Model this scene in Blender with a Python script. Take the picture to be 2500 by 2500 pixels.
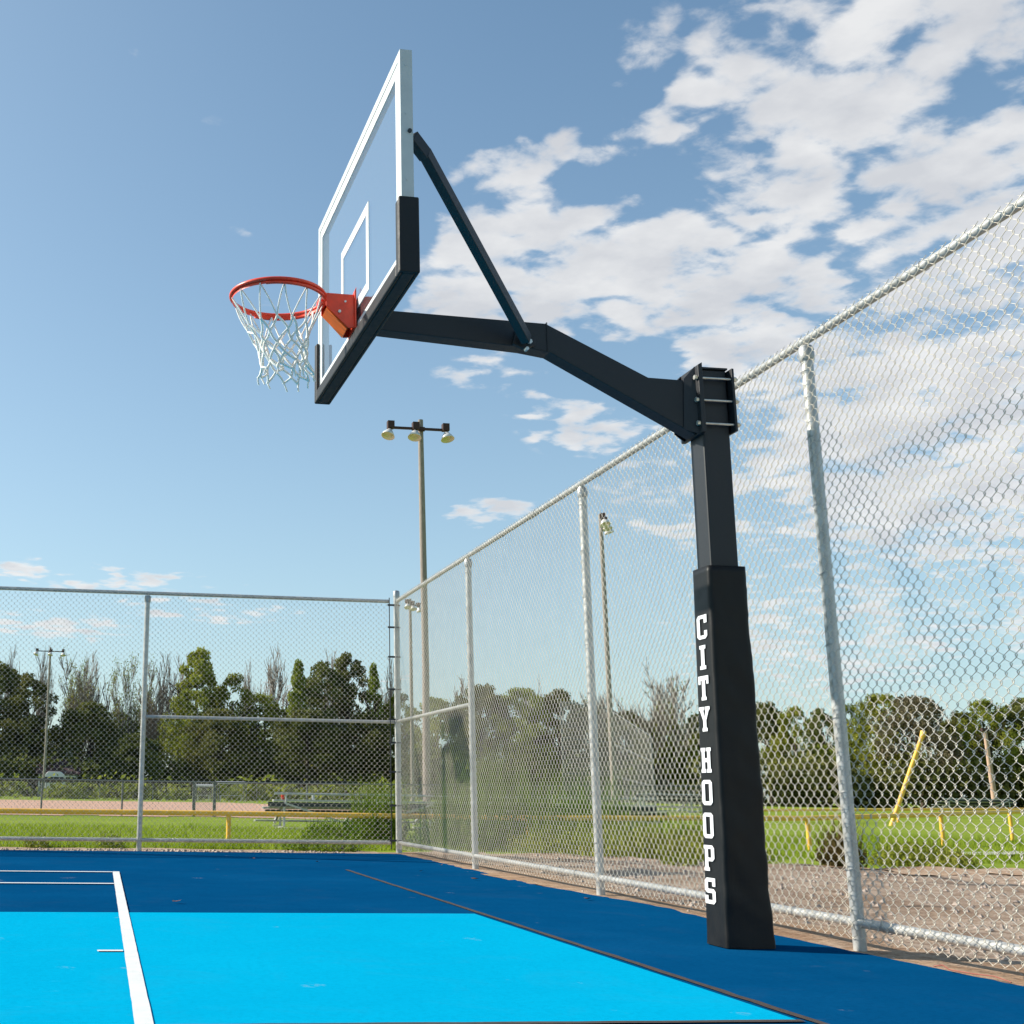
import bpy, math, random
from mathutils import Vector, Matrix, noise
R = math.radians
PI = math.pi
for c in list(bpy.data.objects): bpy.data.objects.remove(c)
SC = bpy.context.scene
COL = SC.collection

# ------------------------------------------------------------------ camera
F_PX, CX, YAW, PITCH, ROLL, CAM_H = 2987.516, 625.137, 0.120434, 0.225722, 0.015349, 0.672817
fw = Vector((math.sin(YAW)*math.cos(PITCH), math.cos(YAW)*math.cos(PITCH), math.sin(PITCH)))
ri = Vector((math.cos(YAW), -math.sin(YAW), 0)); up = ri.cross(fw)
r2 = ri*math.cos(ROLL) + up*math.sin(ROLL); u2 = up*math.cos(ROLL) - ri*math.sin(ROLL)
cam = bpy.data.cameras.new('camera'); camo = bpy.data.objects.new('camera', cam); COL.objects.link(camo)
M = Matrix((r2, u2, -fw)).transposed().to_4x4(); M.translation = Vector((0, 0, CAM_H))
camo.matrix_world = M
cam.sensor_width = 36; cam.lens = F_PX/2500*36; cam.shift_x = (1250-CX)/2500; cam.clip_end = 3000; cam.clip_start = .05
SC.camera = camo

# ------------------------------------------------------------------ object helpers
def tag(o, label=None, cat=None, group=None, kind=None):
    if label: o['label'] = label
    if cat: o['category'] = cat
    if group: o['group'] = group
    if kind: o['kind'] = kind
    return o
def empty(name, loc=(0, 0, 0), rz=0):
    o = bpy.data.objects.new(name, None); COL.objects.link(o); o.location = loc; o.rotation_euler = (0, 0, rz)
    o.empty_display_size = .1
    return o
def link(name, me, parent=None, loc=(0, 0, 0)):
    o = bpy.data.objects.new(name, me); COL.objects.link(o); o.location = loc
    if parent: o.parent = parent
    return o
def copy_tree(o, parent=None):
    c = o.copy(); COL.objects.link(c)
    if parent: c.parent = parent
    for ch in list(o.children): copy_tree(ch, c)
    return c

class MB:
    def __init__(s): s.v = []; s.f = []; s.mi = []; s.sm = []
    def add(s, vs, fs, mi=0, sm=False):
        n = len(s.v); s.v += [tuple(q) for q in vs]
        s.f += [tuple(i+n for i in f) for f in fs]; s.mi += [mi]*len(fs); s.sm += [sm]*len(fs)
    def box(s, a, b, mi=0):
        (x0, y0, z0), (x1, y1, z1) = a, b
        s.add([(x0,y0,z0),(x1,y0,z0),(x1,y1,z0),(x0,y1,z0),(x0,y0,z1),(x1,y0,z1),(x1,y1,z1),(x0,y1,z1)],
              [(0,3,2,1),(4,5,6,7),(0,1,5,4),(1,2,6,5),(2,3,7,6),(3,0,4,7)], mi)
    def prism(s, pts, off, mi=0):
        off = Vector(off); n = len(pts); P = [Vector(p) for p in pts]
        s.add(P+[p+off for p in P], [tuple(range(n))[::-1], tuple(range(n, 2*n))]+[(i, (i+1)%n, n+(i+1)%n, n+i) for i in range(n)], mi)
    def tube(s, pts, r, n=8, mi=0, caps=True, sm=True, flat=1.0):
        P = [Vector(p) for p in pts]; rings = []; rr = r if hasattr(r, '__len__') else [r]*len(P)
        d0 = (P[1]-P[0]).normalized(); a = d0.orthogonal().normalized()
        for i, p in enumerate(P):
            if i == 0: d = P[1]-P[0]
            elif i == len(P)-1: d = P[-1]-P[-2]
            else: d = (P[i+1]-p).normalized()+(p-P[i-1]).normalized()
            d.normalize(); a = (a-d*a.dot(d)).normalized(); b = d.cross(a)
            rings.append([p+(a*math.cos(2*PI*k/n)+b*math.sin(2*PI*k/n)*flat)*rr[i] for k in range(n)])
        vs = [q for rg in rings for q in rg]; fs = []
        for i in range(len(P)-1):
            for k in range(n):
                fs.append((i*n+k, i*n+(k+1)%n, (i+1)*n+(k+1)%n, (i+1)*n+k))
        s.add(vs, fs, mi, sm)
        if caps:
            s.add(rings[0], [tuple(range(n))[::-1]], mi); s.add(rings[-1], [tuple(range(n))], mi)
    def lathe(s, prof, base, axis=(0, 0, 1), n=16, mi=0, sm=True):
        ax = Vector(axis).normalized(); a = ax.orthogonal().normalized(); b = ax.cross(a); base = Vector(base)
        vs = [base+ax*h+(a*math.cos(2*PI*k/n)+b*math.sin(2*PI*k/n))*r for r, h in prof for k in range(n)]
        s.add(vs, [(i*n+k, i*n+(k+1)%n, (i+1)*n+(k+1)%n, (i+1)*n+k) for i in range(len(prof)-1) for k in range(n)], mi, sm)
    def beam(s, a, b, w, h, mi=0, upv=(0, 0, 1)):
        a, b = Vector(a), Vector(b); d = (b-a).normalized(); x = d.cross(Vector(upv)).normalized(); y = x.cross(d)
        q = [x*w/2+y*h/2, -x*w/2+y*h/2, -x*w/2-y*h/2, x*w/2-y*h/2]
        s.prism([a+k for k in q], b-a, mi)
    def mesh(s, name, mats):
        me = bpy.data.meshes.new(name); me.from_pydata(s.v, [], s.f); me.update()
        for m in (mats if isinstance(mats, (list, tuple)) else [mats]): me.materials.append(m)
        me.polygons.foreach_set('material_index', s.mi); me.polygons.foreach_set('use_smooth', s.sm); me.update()
        return me
    def build(s, name, mats, parent=None, loc=(0, 0, 0), bevel=0):
        o = link(name, s.mesh(name, mats), parent, loc)
        if bevel:
            b = o.modifiers.new('bevel', 'BEVEL'); b.width = bevel; b.segments = 2; b.limit_method = 'ANGLE'; b.angle_limit = R(35)
        return o

# ------------------------------------------------------------------ materials
class NT:
    def __init__(s, name):
        s.m = bpy.data.materials.new(name); s.m.use_nodes = True; s.t = s.m.node_tree
        s.b = s.t.nodes['Principled BSDF']; s.out = s.t.nodes['Material Output']
    def n(s, kind, **kw):
        nd = s.t.nodes.new('ShaderNode'+kind)
        for k, v in kw.items():
            if hasattr(nd, k): setattr(nd, k, v)
            else: nd.inputs[k.replace('_', ' ')].default_value = v
        return nd
    def l(s, a, b): s.t.links.new(a, b)
    def coord(s, kind='Object', scale=(1, 1, 1)):
        c = s.n('TexCoord'); mp = s.n('Mapping'); mp.inputs['Scale'].default_value = scale
        s.l(c.outputs[kind], mp.inputs['Vector']); return mp.outputs[0]
    def noise(s, vec, scale, detail=4, rough=.55, dist=0):
        q = s.n('TexNoise'); q.inputs['Scale'].default_value = scale; q.inputs['Detail'].default_value = detail
        q.inputs['Roughness'].default_value = rough; q.inputs['Distortion'].default_value = dist
        if vec is not None: s.l(vec, q.inputs['Vector'])
        return q.outputs['Fac']
    def ramp(s, fac, stops, interp='LINEAR'):
        q = s.n('ValToRGB'); e = q.color_ramp.elements; q.color_ramp.interpolation = interp
        while len(e) < len(stops): e.new(.5)
        for i, (p, c) in enumerate(stops):
            e[i].position = p; e[i].color = (*c, 1) if len(c) == 3 else c
        s.l(fac, q.inputs[0]); return q.outputs[0]
    def mix(s, fac, a, b, mode='MIX'):
        q = s.n('Mix', data_type='RGBA', blend_type=mode)
        for sock, val in ((q.inputs[0], fac), (q.inputs[6], a), (q.inputs[7], b)):
            if hasattr(val, 'is_output') or hasattr(val, 'links'): s.l(val, sock)
            else: sock.default_value = val if not isinstance(val, tuple) else ((*val, 1) if len(val) == 3 else val)
        return q.outputs[2]
    def math(s, op, a, b=0, clamp=False):
        q = s.n('Math', operation=op, use_clamp=clamp)
        for i, val in enumerate((a, b)):
            if hasattr(val, 'links'): s.l(val, q.inputs[i])
            else: q.inputs[i].default_value = val
        return q.outputs[0]
    def bump(s, h, strength=.3, dist=.01):
        q = s.n('Bump'); q.inputs['Strength'].default_value = strength; q.inputs['Distance'].default_value = dist
        s.l(h, q.inputs['Height']); s.l(q.outputs[0], s.b.inputs['Normal'])
    def set(s, col=None, rough=None, metal=None, spec=None):
        if col is not None:
            if hasattr(col, 'links'): s.l(col, s.b.inputs['Base Color'])
            else: s.b.inputs['Base Color'].default_value = (*col, 1)
        if rough is not None:
            if hasattr(rough, 'links'): s.l(rough, s.b.inputs['Roughness'])
            else: s.b.inputs['Roughness'].default_value = rough
        if metal is not None: s.b.inputs['Metallic'].default_value = metal
        if spec is not None: s.b.inputs['Specular IOR Level'].default_value = spec
        return s.m

def court_mat(name, base, dark, light, rough=.55):
    t = NT(name); v = t.coord('Object')
    big = t.noise(v, .55, 5, .6); mid = t.noise(v, 5, 6, .65); fine = t.noise(v, 260, 3, .7)
    streak = t.noise(t.coord('Object', (1.2, 7, 1)), 2.4, 5, .7)
    c = t.ramp(big, [(.3, dark), (.55, base), (.75, light)])
    c = t.mix(t.ramp(mid, [(.3, (0, 0, 0)), (.75, (.45, .45, .45))]), c, light)
    c = t.mix(t.ramp(fine, [(.32, (.35,)*3), (.5, (0,)*3)]), c, tuple(q*.72 for q in dark))
    c = t.mix(t.ramp(t.noise(v, 38, 4, .75), [(.40, (.30,)*3), (.52, (0,)*3)]), c, tuple(q*.80 for q in dark))
    c = t.mix(t.ramp(t.noise(v, 1.7, 6, .7, .8), [(.52, (0,)*3), (.66, (.22,)*3)]), c, tuple(q*.86+.012 for q in base))
    sc = t.ramp(streak, [(.66, (0,)*3), (.74, (.07,)*3)])
    c = t.mix(sc, c, (.30, .36, .42))
    # rubbed spots and specks of dirt
    sp = t.noise(v, 3.1, 2, .5); sp2 = t.noise(v, 44, 3, .7)
    m = t.math('MULTIPLY', t.ramp(sp, [(.70, (0,)*3), (.74, (1,)*3)]), t.ramp(sp2, [(.5, (0,)*3), (.58, (1,)*3)]))
    c = t.mix(t.math('MULTIPLY', m, .26), c, (.42, .42, .40))
    t.bump(t.noise(v, 420, 2, .6), .25, .002)
    return t.set(c, t.ramp(mid, [(.3, (rough-.06,)*3), (.7, (rough+.1,)*3)]), 0, 0)
M_NAVY = court_mat('court_blue', (.001, .060, .165), (.001, .049, .140), (.003, .077, .200))
M_SKYB = court_mat('court_light_blue', (.001, .345, .570), (.001, .32, .54), (.002, .375, .60))
def paint_white():
    t = NT('court_white'); v = t.coord()
    c = t.ramp(t.noise(v, 9, 6, .7), [(.3, (.62, .63, .62)), (.6, (.70, .70, .68))])
    t.bump(t.noise(v, 400, 2), .2, .002); return t.set(c, .6, 0, .25)
M_WHITE = paint_white()
def simple(name, col, rough=.5, metal=0, var=.12, scale=12, spec=.5, bump=0, kind='Object', vscale=(1,1,1)):
    t = NT(name); v = t.coord(kind, vscale); n = t.noise(v, scale, 5, .65)
    c = t.ramp(n, [(.3, tuple(q*(1-var) for q in col)), (.7, tuple(min(1, q*(1+var)) for q in col))])
    if bump: t.bump(t.noise(v, scale*8, 3), bump, .004)
    t.set(c, t.ramp(n, [(.3, (max(.05, rough-.07),)*3), (.7, (min(1, rough+.08),)*3)]), metal, spec); return t.m
M_JOINT = simple('joint_tar', (.045, .030, .024), .85, 0, .35, 30)
M_GALV = simple('galvanised_pipe', (.50, .50, .48), .40, .45, .22, 14)
M_WIRE = simple('galvanised_wire', (.70, .64, .53), .36, .25, .12, 6)
M_TIE = simple('tie_wire', (.40, .41, .41), .45, .6, .2, 20)
M_DARKM = simple('dark_bracket', (.05, .052, .055), .55, .2, .2, 20)
M_POWDER = simple('charcoal_powder_coat', (.017, .018, .021), .48, 0, .15, 60, .45, .08)
M_ALU = simple('white_aluminium', (.62, .64, .63), .38, .1, .05, 10)
M_BORDER = simple('white_border_paint', (.70, .71, .70), .4, 0, .03, 6)
M_PADB = simple('black_board_padding', (.011, .012, .013), .55, 0, .2, 25, .4, .15)
M_VINYL = simple('black_vinyl', (.0065, .0064, .0064), .46, 0, .2, 10, .3, .1)
M_LETTER = simple('white_letter_print', (.80, .79, .78), .55, 0, .04, 20)
M_RED = simple('red_orange_paint', (.82, .055, .016), .36, 0, .15, 18)
M_RED_SUNLIT = simple('sunlit_red_paint', (.82, .13, .012), .42, 0, .15, 18)  # bracket red shifted to orange, sunlight put into the colour
M_CORD = simple('net_cord', (.86, .84, .77), .9, 0, .12, 60)
M_BOLT = simple('zinc_bolt', (.66, .64, .58), .35, .7, .15, 40)
M_YELLOW = simple('yellow_plastic_pipe', (.92, .50, .06), .5, 0, .15, 6)
M_WOODP = simple('weathered_pole_wood', (.29, .255, .225), .85, 0, .3, 5, .3, .3, 'Object', (6, 6, .7))
M_RUST = simple('brown_fixture_metal', (.05, .022, .018), .6, .2, .3, 20)
M_LAMP = simple('spun_aluminium_shade', (.70, .68, .65), .4, .25, .2, 4)
M_BLEACH = simple('bleacher_aluminium', (.46, .46, .45), .45, .5, .15, 8)
M_BLEACHD = simple('bleacher_seat_shade', (.045, .05, .055), .6, .2, .2, 8)  # near-black colour standing for the shade under the seats
M_BLACKF = simple('black_fence_cap', (.012, .013, .014), .6, 0, .2, 8)
M_GREENPIPE = simple('dull_fence_pipe', (.16, .17, .165), .5, .4, .2, 12)
M_ROOF = simple('maroon_shingles', (.075, .040, .042), .9, 0, .25, 8)
M_HWALL = simple('house_siding', (.55, .53, .49), .8, 0, .08, 3)
M_SHED = simple('grey_green_siding', (.20, .23, .20), .8, 0, .1, 3)
M_WHITEB = simple('white_panel', (.72, .72, .70), .5, 0, .05, 3)
M_GLASSW = simple('dark_window', (.03, .035, .04), .15, 0, .1, 3)
M_BARK = simple('bark', (.095, .075, .058), .9, 0, .3, 6, .2, .3)
M_TWIG = simple('bare_twigs', (.26, .225, .19), .9, 0, .25, 6, .2)
M_CUPR = simple('red_plastic_cup', (.62, .045, .02), .4)
M_CUPW = simple('pale_plastic_bottle', (.60, .64, .70), .3)
M_CONC = simple('concrete', (.46, .44, .41), .9, 0, .15, 4, .3, .2)
M_PEB = simple('pebble', (.36, .29, .24), .9, 0, .55, 14)
M_LEAFL = simple('dead_leaf', (.16, .075, .035), .85, 0, .3, 30)
M_REDWIRE = simple('pinkish_red_cable', (.30, .085, .06), .7)

def glass_mat():
    t = NT('backboard_glass'); t.t.nodes.remove(t.b)
    tr = t.n('BsdfTransparent'); tr.inputs[0].default_value = (.97, .985, .985, 1)
    gl = t.n('BsdfGlossy'); gl.inputs['Roughness'].default_value = .015; gl.inputs[0].default_value = (1, 1, 1, 1)
    fr = t.n('Fresnel'); fr.inputs[0].default_value = 1.5
    gg = t.n('NewGeometry'); mx = t.n('MixShader'); t.l(t.math('MULTIPLY', fr.outputs[0], t.math('SUBTRACT', 1, gg.outputs['Backfacing'])), mx.inputs[0]); t.l(tr.outputs[0], mx.inputs[1]); t.l(gl.outputs[0], mx.inputs[2])
    df = t.n('BsdfDiffuse'); df.inputs[0].default_value = (.75, .8, .84, 1)   # slight pale bluish diffuse share
    m2 = t.n('MixShader'); m2.inputs[0].default_value = .025; t.l(mx.outputs[0], m2.inputs[1]); t.l(df.outputs[0], m2.inputs[2])
    t.l(m2.outputs[0], t.out.inputs['Surface']); return t.m
M_GLASS = glass_mat()

def leaf_mat(name, c1, c2, c3, trans=.35):
    t = NT(name); v = t.coord('Object'); oi = t.n('ObjectInfo')
    n = t.noise(v, .55, 3, .6); n2 = t.noise(v, 5, 2, .6)
    f = t.math('ADD', t.math('MULTIPLY', n, .75), t.math('MULTIPLY', n2, .25))
    c = t.ramp(f, [(.36, c1), (.5, c2), (.64, c3)])
    g = t.n('NewGeometry'); rv = t.n('HueSaturation'); t.l(c, rv.inputs['Color'])
    t.l(t.math('ADD', t.math('MULTIPLY', g.outputs['Random Per Island'], .7), .62), rv.inputs['Value'])
    t.l(t.math('ADD', t.math('MULTIPLY', oi.outputs['Random'], .03), .485), rv.inputs['Hue'])
    c = rv.outputs[0]
    df = t.n('BsdfDiffuse'); tl = t.n('BsdfTranslucent'); mx = t.n('MixShader'); mx.inputs[0].default_value = trans
    t.l(c, df.inputs[0]); t.l(c, tl.inputs[0]); t.l(df.outputs[0], mx.inputs[1]); t.l(tl.outputs[0], mx.inputs[2])
    t.t.nodes.remove(t.b); t.l(mx.outputs[0], t.out.inputs['Surface']); return t.m
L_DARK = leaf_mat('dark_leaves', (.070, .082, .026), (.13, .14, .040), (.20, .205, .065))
L_GREEN = leaf_mat('green_leaves', (.15, .18, .03), (.25, .28, .042), (.33, .34, .07))
L_YELL = leaf_mat('yellow_green_leaves', (.20, .23, .034), (.31, .33, .05), (.42, .41, .08))
L_BROWN = leaf_mat('brownish_leaves', (.11, .092, .056), (.18, .15, .09), (.23, .205, .12))
L_WEED = leaf_mat('weed_leaves', (.07, .13, .015), (.13, .21, .02), (.20, .28, .04), .45)
L_DRY = leaf_mat('dry_brush', (.08, .06, .025), (.15, .11, .04), (.20, .17, .05), .3)
L_GRASS = leaf_mat('grass_blades', (.20, .27, .022), (.28, .35, .03), (.34, .40, .055), .45)

def grass_ground():
    t = NT('grass_ground'); v = t.coord(); w = t.coord('Object', (1, 3, 1))
    a = t.noise(v, .16, 5, .6); b = t.noise(w, 1.1, 5, .7); c = t.noise(v, 24, 4, .75)
    col = t.ramp(a, [(.3, (.18, .25, .022)), (.5, (.24, .31, .025)), (.7, (.29, .34, .04))])
    col = t.mix(t.ramp(b, [(.42, (.55,)*3), (.6, (0,)*3)]), col, (.12, .18, .018))
    col = t.mix(t.ramp(c, [(.35, (.5,)*3), (.55, (0,)*3)]), col, (.11, .15, .018))
    t.bump(c, .5, .03); return t.set(col, .95, 0, .1)
def gravel(name, a, b, c, dark):
    t = NT(name); v = t.coord(); n = t.noise(v, .8, 5, .6); m = t.noise(v, 7, 6, .7); f = t.noise(v, 60, 4, .75)
    vo = t.n('TexVoronoi'); vo.inputs['Scale'].default_value = 38; t.l(v, vo.inputs['Vector'])
    col = t.ramp(n, [(.3, a), (.5, b), (.7, c)])
    tr = t.noise(t.coord('Object', (1.6, .28, 1)), 1.3, 5, .65, 1.2)
    col = t.mix(t.ramp(tr, [(.50, (0,)*3), (.60, (.55,)*3)]), col, dark)
    col = t.mix(t.ramp(m, [(.38, (.75,)*3), (.52, (0,)*3)]), col, dark)
    col = t.mix(t.ramp(f, [(.38, (.55,)*3), (.52, (0,)*3)]), col, tuple(q*.8 for q in dark))
    col = t.mix(t.ramp(f, [(.6, (0,)*3), (.68, (.5,)*3)]), col, (.62, .56, .50))
    t.bump(t.math('ADD', f, t.math('MULTIPLY', m, 1.5)), .7, .03); return t.set(col, .95, 0, .15)
M_GRASS = grass_ground()
M_GRAVEL = gravel('grey_pink_gravel', (.42, .30, .205), (.52, .39, .29), (.58, .46, .36), (.24, .15, .095))
M_DIRT = gravel('orange_soil', (.42, .27, .17), (.52, .36, .24), (.56, .43, .32), (.28, .16, .09))
M_INFIELD = simple('infield_clay', (.50, .31, .225), .95, 0, .12, .6, .1, .3)
# ------------------------------------------------------------------ ground
def sheet(name, pts, z, mat, label=None, kind='structure', thick=0):
    m = MB(); n = len(pts)
    if thick: m.prism([(x, y, z-thick) for x, y in pts], (0, 0, thick))
    else: m.add([(x, y, z) for x, y in pts], [tuple(range(n))])
    return tag(m.build(name, mat), kind=kind)
def terrain_z(x, y):
    s = min(1, max(0, (x-4)/30)); g = min(1, max(0, (y-3)/40))
    return -.035 + .30*s*s*(3-2*s)*g + ((.012*noise.noise(Vector((x*.8, y*.8, 0))) if x < 4.3 or y > 22 else .035*noise.noise(Vector((x*.7, y*1.1, 0)))+.02*noise.noise(Vector((x*1.9, y*2.7, 4)))) if max(abs(x), abs(y)) < 40 else 0)
def ground():
    m = MB(); xs = []; x = 0
    def axis(near, step, far):
        a = [0.]; s = step
        while a[-1] < far:
            a.append(a[-1]+s)
            if a[-1] > near: s *= 1.22
        return a
    px = axis(40, .9, 1500); X = [-q for q in px[:0:-1]]+px
    py = axis(40, .9, 1500); Y = [-q for q in axis(10, 3, 1500)[:0:-1]]+py
    vs = [(a, b, terrain_z(a, b)-(.09 if a > 3.9 and b < 15.2-.62*max(0, a-4.6) and b < 14.9 and a < 19.5 and (a < 9.5 or b < 11) else 0)) for b in Y for a in X]; n = len(X)
    fs = [(j*n+i, j*n+i+1, (j+1)*n+i+1, (j+1)*n+i) for j in range(len(Y)-1) for i in range(n-1)]
    m.add(vs, fs, 0, True); return tag(m.build('grass_field', M_GRASS), kind='structure')
ground()
def wavy_sheet(name, poly, dz, mat, step=.35, amp=.12, grid=None):
    # irregular-edged patch draped 4 mm or so above the field
    x0, x1, y0, y1 = grid; nx = int((x1-x0)/step)+1; ny = int((y1-y0)/step)+1
    def inside(x, y):
        x += amp*noise.noise(Vector((x*1.3, y*1.3, 3))); y += amp*noise.noise(Vector((x*1.3, y*1.3, 9)))
        c = False; j = len(poly)-1
        for i in range(len(poly)):
            (xi, yi), (xj, yj) = poly[i], poly[j]
            if (yi > y) != (yj > y) and x < (xj-xi)*(y-yi)/(yj-yi)+xi: c = not c
            j = i
        return c
    m = MB(); idx = {}
    def vid(i, j):
        if (i, j) not in idx:
            x, y = x0+i*step, y0+j*step; idx[(i, j)] = len(m.v)
            jx = step*.35*noise.noise(Vector((x*3, y*3, 1))); jy = step*.35*noise.noise(Vector((x*3, y*3, 5))); rh = (.022*noise.noise(Vector((x*2.7, y*3.4, 8))) if x > 4.2 and dz > .01 and x < 20 else 0)
            m.v.append((x+jx, y+jy, terrain_z(x+jx, y+jy)+dz+rh))
        return idx[(i, j)]
    for j in range(ny):
        for i in range(nx):
            if inside(x0+(i+.5)*step, y0+(j+.5)*step):
                m.f.append((vid(i, j), vid(i+1, j), vid(i+1, j+1), vid(i, j+1))); m.mi.append(0); m.sm.append(True)
    return tag(m.build(name, mat), kind='structure')
wavy_sheet('gravel_ground', [(-16, 16.1), (-3, 16.0), (2.9, 15.95), (4.4, 15.8), (6.5, 14.7), (7.6, 13.6), (9.2, 12.7), (12.5, 12.0), (20, 11.5), (20, -9), (-16, -9)],
           .012, M_GRAVEL, .16, .35, (-16, 20, -9, 17))
wavy_sheet('soil_patch', [(7.4, 13.4), (9.1, 12.6), (12.5, 11.9), (20, 11.4), (20, 9.2), (13, 9.6), (10, 10.5), (8, 11.6)], .024, M_DIRT, .16, .5, (6, 20, 8, 15))
wavy_sheet('soil_verge', [(3.3, 15.1), (3.42, 11), (3.35, 6), (3.3, 2), (4.0, 2), (3.95, 6), (3.9, 9), (4.05, 12), (4.0, 15.1)], .030, M_DIRT, .08, .12, (3, 4.4, 0, 15.4))
wavy_sheet('infield_dirt', [(-60, 35.3), (7, 36.2), (12, 42), (14, 64), (8, 88), (-60, 84)], .014, M_INFIELD, 1.0, 1.2, (-60, 16, 33, 92))
# court slab with a ragged asphalt edge
def edge_n(a, s): return .05*noise.noise(Vector((a*1.1, s, 0)))+.03*noise.noise(Vector((a*4.1, s, 4)))+.012*noise.noise(Vector((a*15, s, 7)))
pts = [(-16, -9), (3.5, -9)]
y = -9.
while y < 14.6:
    k = 3.49 + (.16 if 6.5 < y < 9.5 else 0)*math.sin((y-6.5)/3*PI) + .05*math.sin(y*.55)
    pts.append((k+edge_n(y, 1)*1.4, y)); y += .07
x = 3.42
while x > -16:
    pts.append((x, 14.66+edge_n(x, 5)*1.2)); x -= .07
m = MB(); m.prism([(a, b, -.09) for a, b in pts], (0, 0, .09)); tag(m.build('court_surface', M_NAVY), kind='structure')
sheet('light_blue_area', [(-16, 3.86), (2.205, 3.86), (2.205, 7.29), (-16, 7.29)], .004, M_SKYB)
def strip(name, a, b, w, z, mat, jit=0):
    a, b = Vector((*a, 0)), Vector((*b, 0)); d = (b-a).normalized(); nrm = Vector((-d.y, d.x, 0)); L = (b-a).length
    n = max(1, int(L/.12)) if jit else 1; m = MB(); vs = []
    for i in range(n+1):
        c = a+d*L*i/n; ja = w/2*(1+jit*noise.noise(Vector((i*.9, 1, w*50)))); jb = w/2*(1+jit*noise.noise(Vector((i*.9, 8, w*50))))
        vs += [(c+nrm*ja)+Vector((0, 0, z)), (c-nrm*jb)+Vector((0, 0, z))]
    m.add(vs, [(2*i+1, 2*i+3, 2*i+2, 2*i) for i in range(n)]); return tag(m.build(name, mat), kind='structure')
strip('court_joint', (2.235, -6), (2.262, 11.42), .034, .0045, M_JOINT, .5)
strip('court_joint', (-16, 3.82), (2.215, 3.845), .036, .0045, M_JOINT, .5)
strip('white_sideline', (.150, -6), (.164, 10.845), .056, .0085, M_WHITE, .06)
strip('white_end_line', (-16, 10.80), (.134, 10.80), .075, .0085, M_WHITE)
strip('white_service_line', (-16, 9.46), (.133, 9.46), .075, .0085, M_WHITE)
strip('white_hash_mark', (.018, 5.548), (.127, 5.548), .046, .0085, M_WHITE)

# ------------------------------------------------------------------ chain link
PIT = .067      # width of one diamond
def chain_mesh(name, L, H, r=.0021, mat=None):
    """woven wires: each a flattened spiral running top to bottom, in local x (along), z (up)"""
    m = MB(); nw = int(round(L/(PIT/2))); nh = int(H/(PIT/2)); nh += nh % 2
    hx, hz = PIT/2, H/nh
    for k in range(nw):
        xc = (k+.5)*hx; pts = []
        dx = .002*noise.noise(Vector((k*.06, 0, 0)))
        for j in range(nh+1):
            s = 1 if (j+k) % 2 == 0 else -1
            x = xc+s*(hx/2+.0035)+dx+.0025*noise.noise(Vector((k*.05, j*.07, 2))); z = j*hz
            yy = .007*noise.noise(Vector((k*.03, j*.03, 6)))
            # loop over the neighbouring wire: in front, then behind
            pts.append((x, yy-s*r*1.25, z-.006)); pts.append((x, yy+s*r*1.25, z+.006))
        s = 1 if (nh+k) % 2 == 0 else -1
        pts = pts[1:]
        pts[-1] = (xc-s*.004, 0, H+.004)
        P = pts; n0 = len(m.v); q = 4
        for i, (x, yv, z) in enumerate(P):
            for a in range(q):
                t = PI/4+a*PI/2; m.v.append((x+math.cos(t)*r, yv+math.sin(t)*r, z))
        for i in range(len(P)-1):
            for a in range(q):
                m.f.append((n0+i*q+a, n0+i*q+(a+1) % q, n0+(i+1)*q+(a+1) % q, n0+(i+1)*q+a)); m.mi.append(0); m.sm.append(True)
    return m.mesh(name, mat or M_WIRE)
XF, YC, FH, BAY = 3.608, 14.952, 3.05, 3.05
MESH3 = chain_mesh('chain_link', BAY, 3.03)

def post_mesh(h, r, capr=None):
    m = MB(); m.tube([(0, 0, -.25), (0, 0, h)], r, 14)
    if capr: m.lathe([(r+.004, h-.05), (r+.006, h), (r*.8, h+.012), (0, h+.02)], (0, 0, 0), n=14)
    return m.mesh('post', M_GALV)
TIEZ = MB(); TIEZ.tube([(math.cos(PI*k*.225)*.0335, math.sin(PI*k*.225)*.036, .004*k) for k in range(9)], .0021, 4); TIEZ = TIEZ.mesh('tie_wire', M_TIE)
TIEX = MB(); TIEX.tube([(.003*k, math.cos(PI*k*.225)*.0265, math.sin(PI*k*.225)*.0265) for k in range(9)], .0021, 4); TIEX = TIEX.mesh('tie_wire', M_TIE)
def make_fence(name, origin, rz, posts, mesh_from, nb, toplen, mids, side):
    """local +x along the fence; side = local y sign of the court"""
    root = empty(name, origin, rz)
    pm = post_mesh(FH-.03, .031)
    for x in posts:
        o = link('post', pm, root, (x, 0, 0)); t = MB()
        for i in range(8): link('tie_wire', TIEZ, o, (0, 0, .33+i*.36))
        t.lathe([(.034, -.085), (.040, -.07), (.040, -.02), (.030, .0)], (0, 0, FH-.03), n=14)
        t.build('post_cap', M_TIE, o)
    for nm, z, r in (('top_rail', FH, .0225), ('bottom_rail', .115, .0225)):
        m = MB(); m.tube([(mesh_from, 0, z), (mesh_from+toplen, 0, z)], r, 12); o = m.build(nm, M_GALV, root)
        n = int(toplen/.75)
        for i in range(n): link('tie_wire', TIEX, o, (mesh_from+(i+.5)*toplen/n, 0, z))
        for i in range(1, int(toplen/6.1)+1):
            t = MB(); t.tube([(mesh_from+i*6.1-1.2, 0, z), (mesh_from+i*6.1-1.05, 0, z)], r+.004, 12); t.build('rail_sleeve', M_GALV, o)
    for (a, b, z) in mids:
        m = MB(); m.tube([(a, 0, z), (b, 0, z)], .0205, 12); m.build('mid_rail', M_GALV, root)
        t = MB()
    for k in range(nb):
        o = link('mesh_panel', MESH3, root, (mesh_from+k*BAY, side*.034, .035))
    return root
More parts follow.
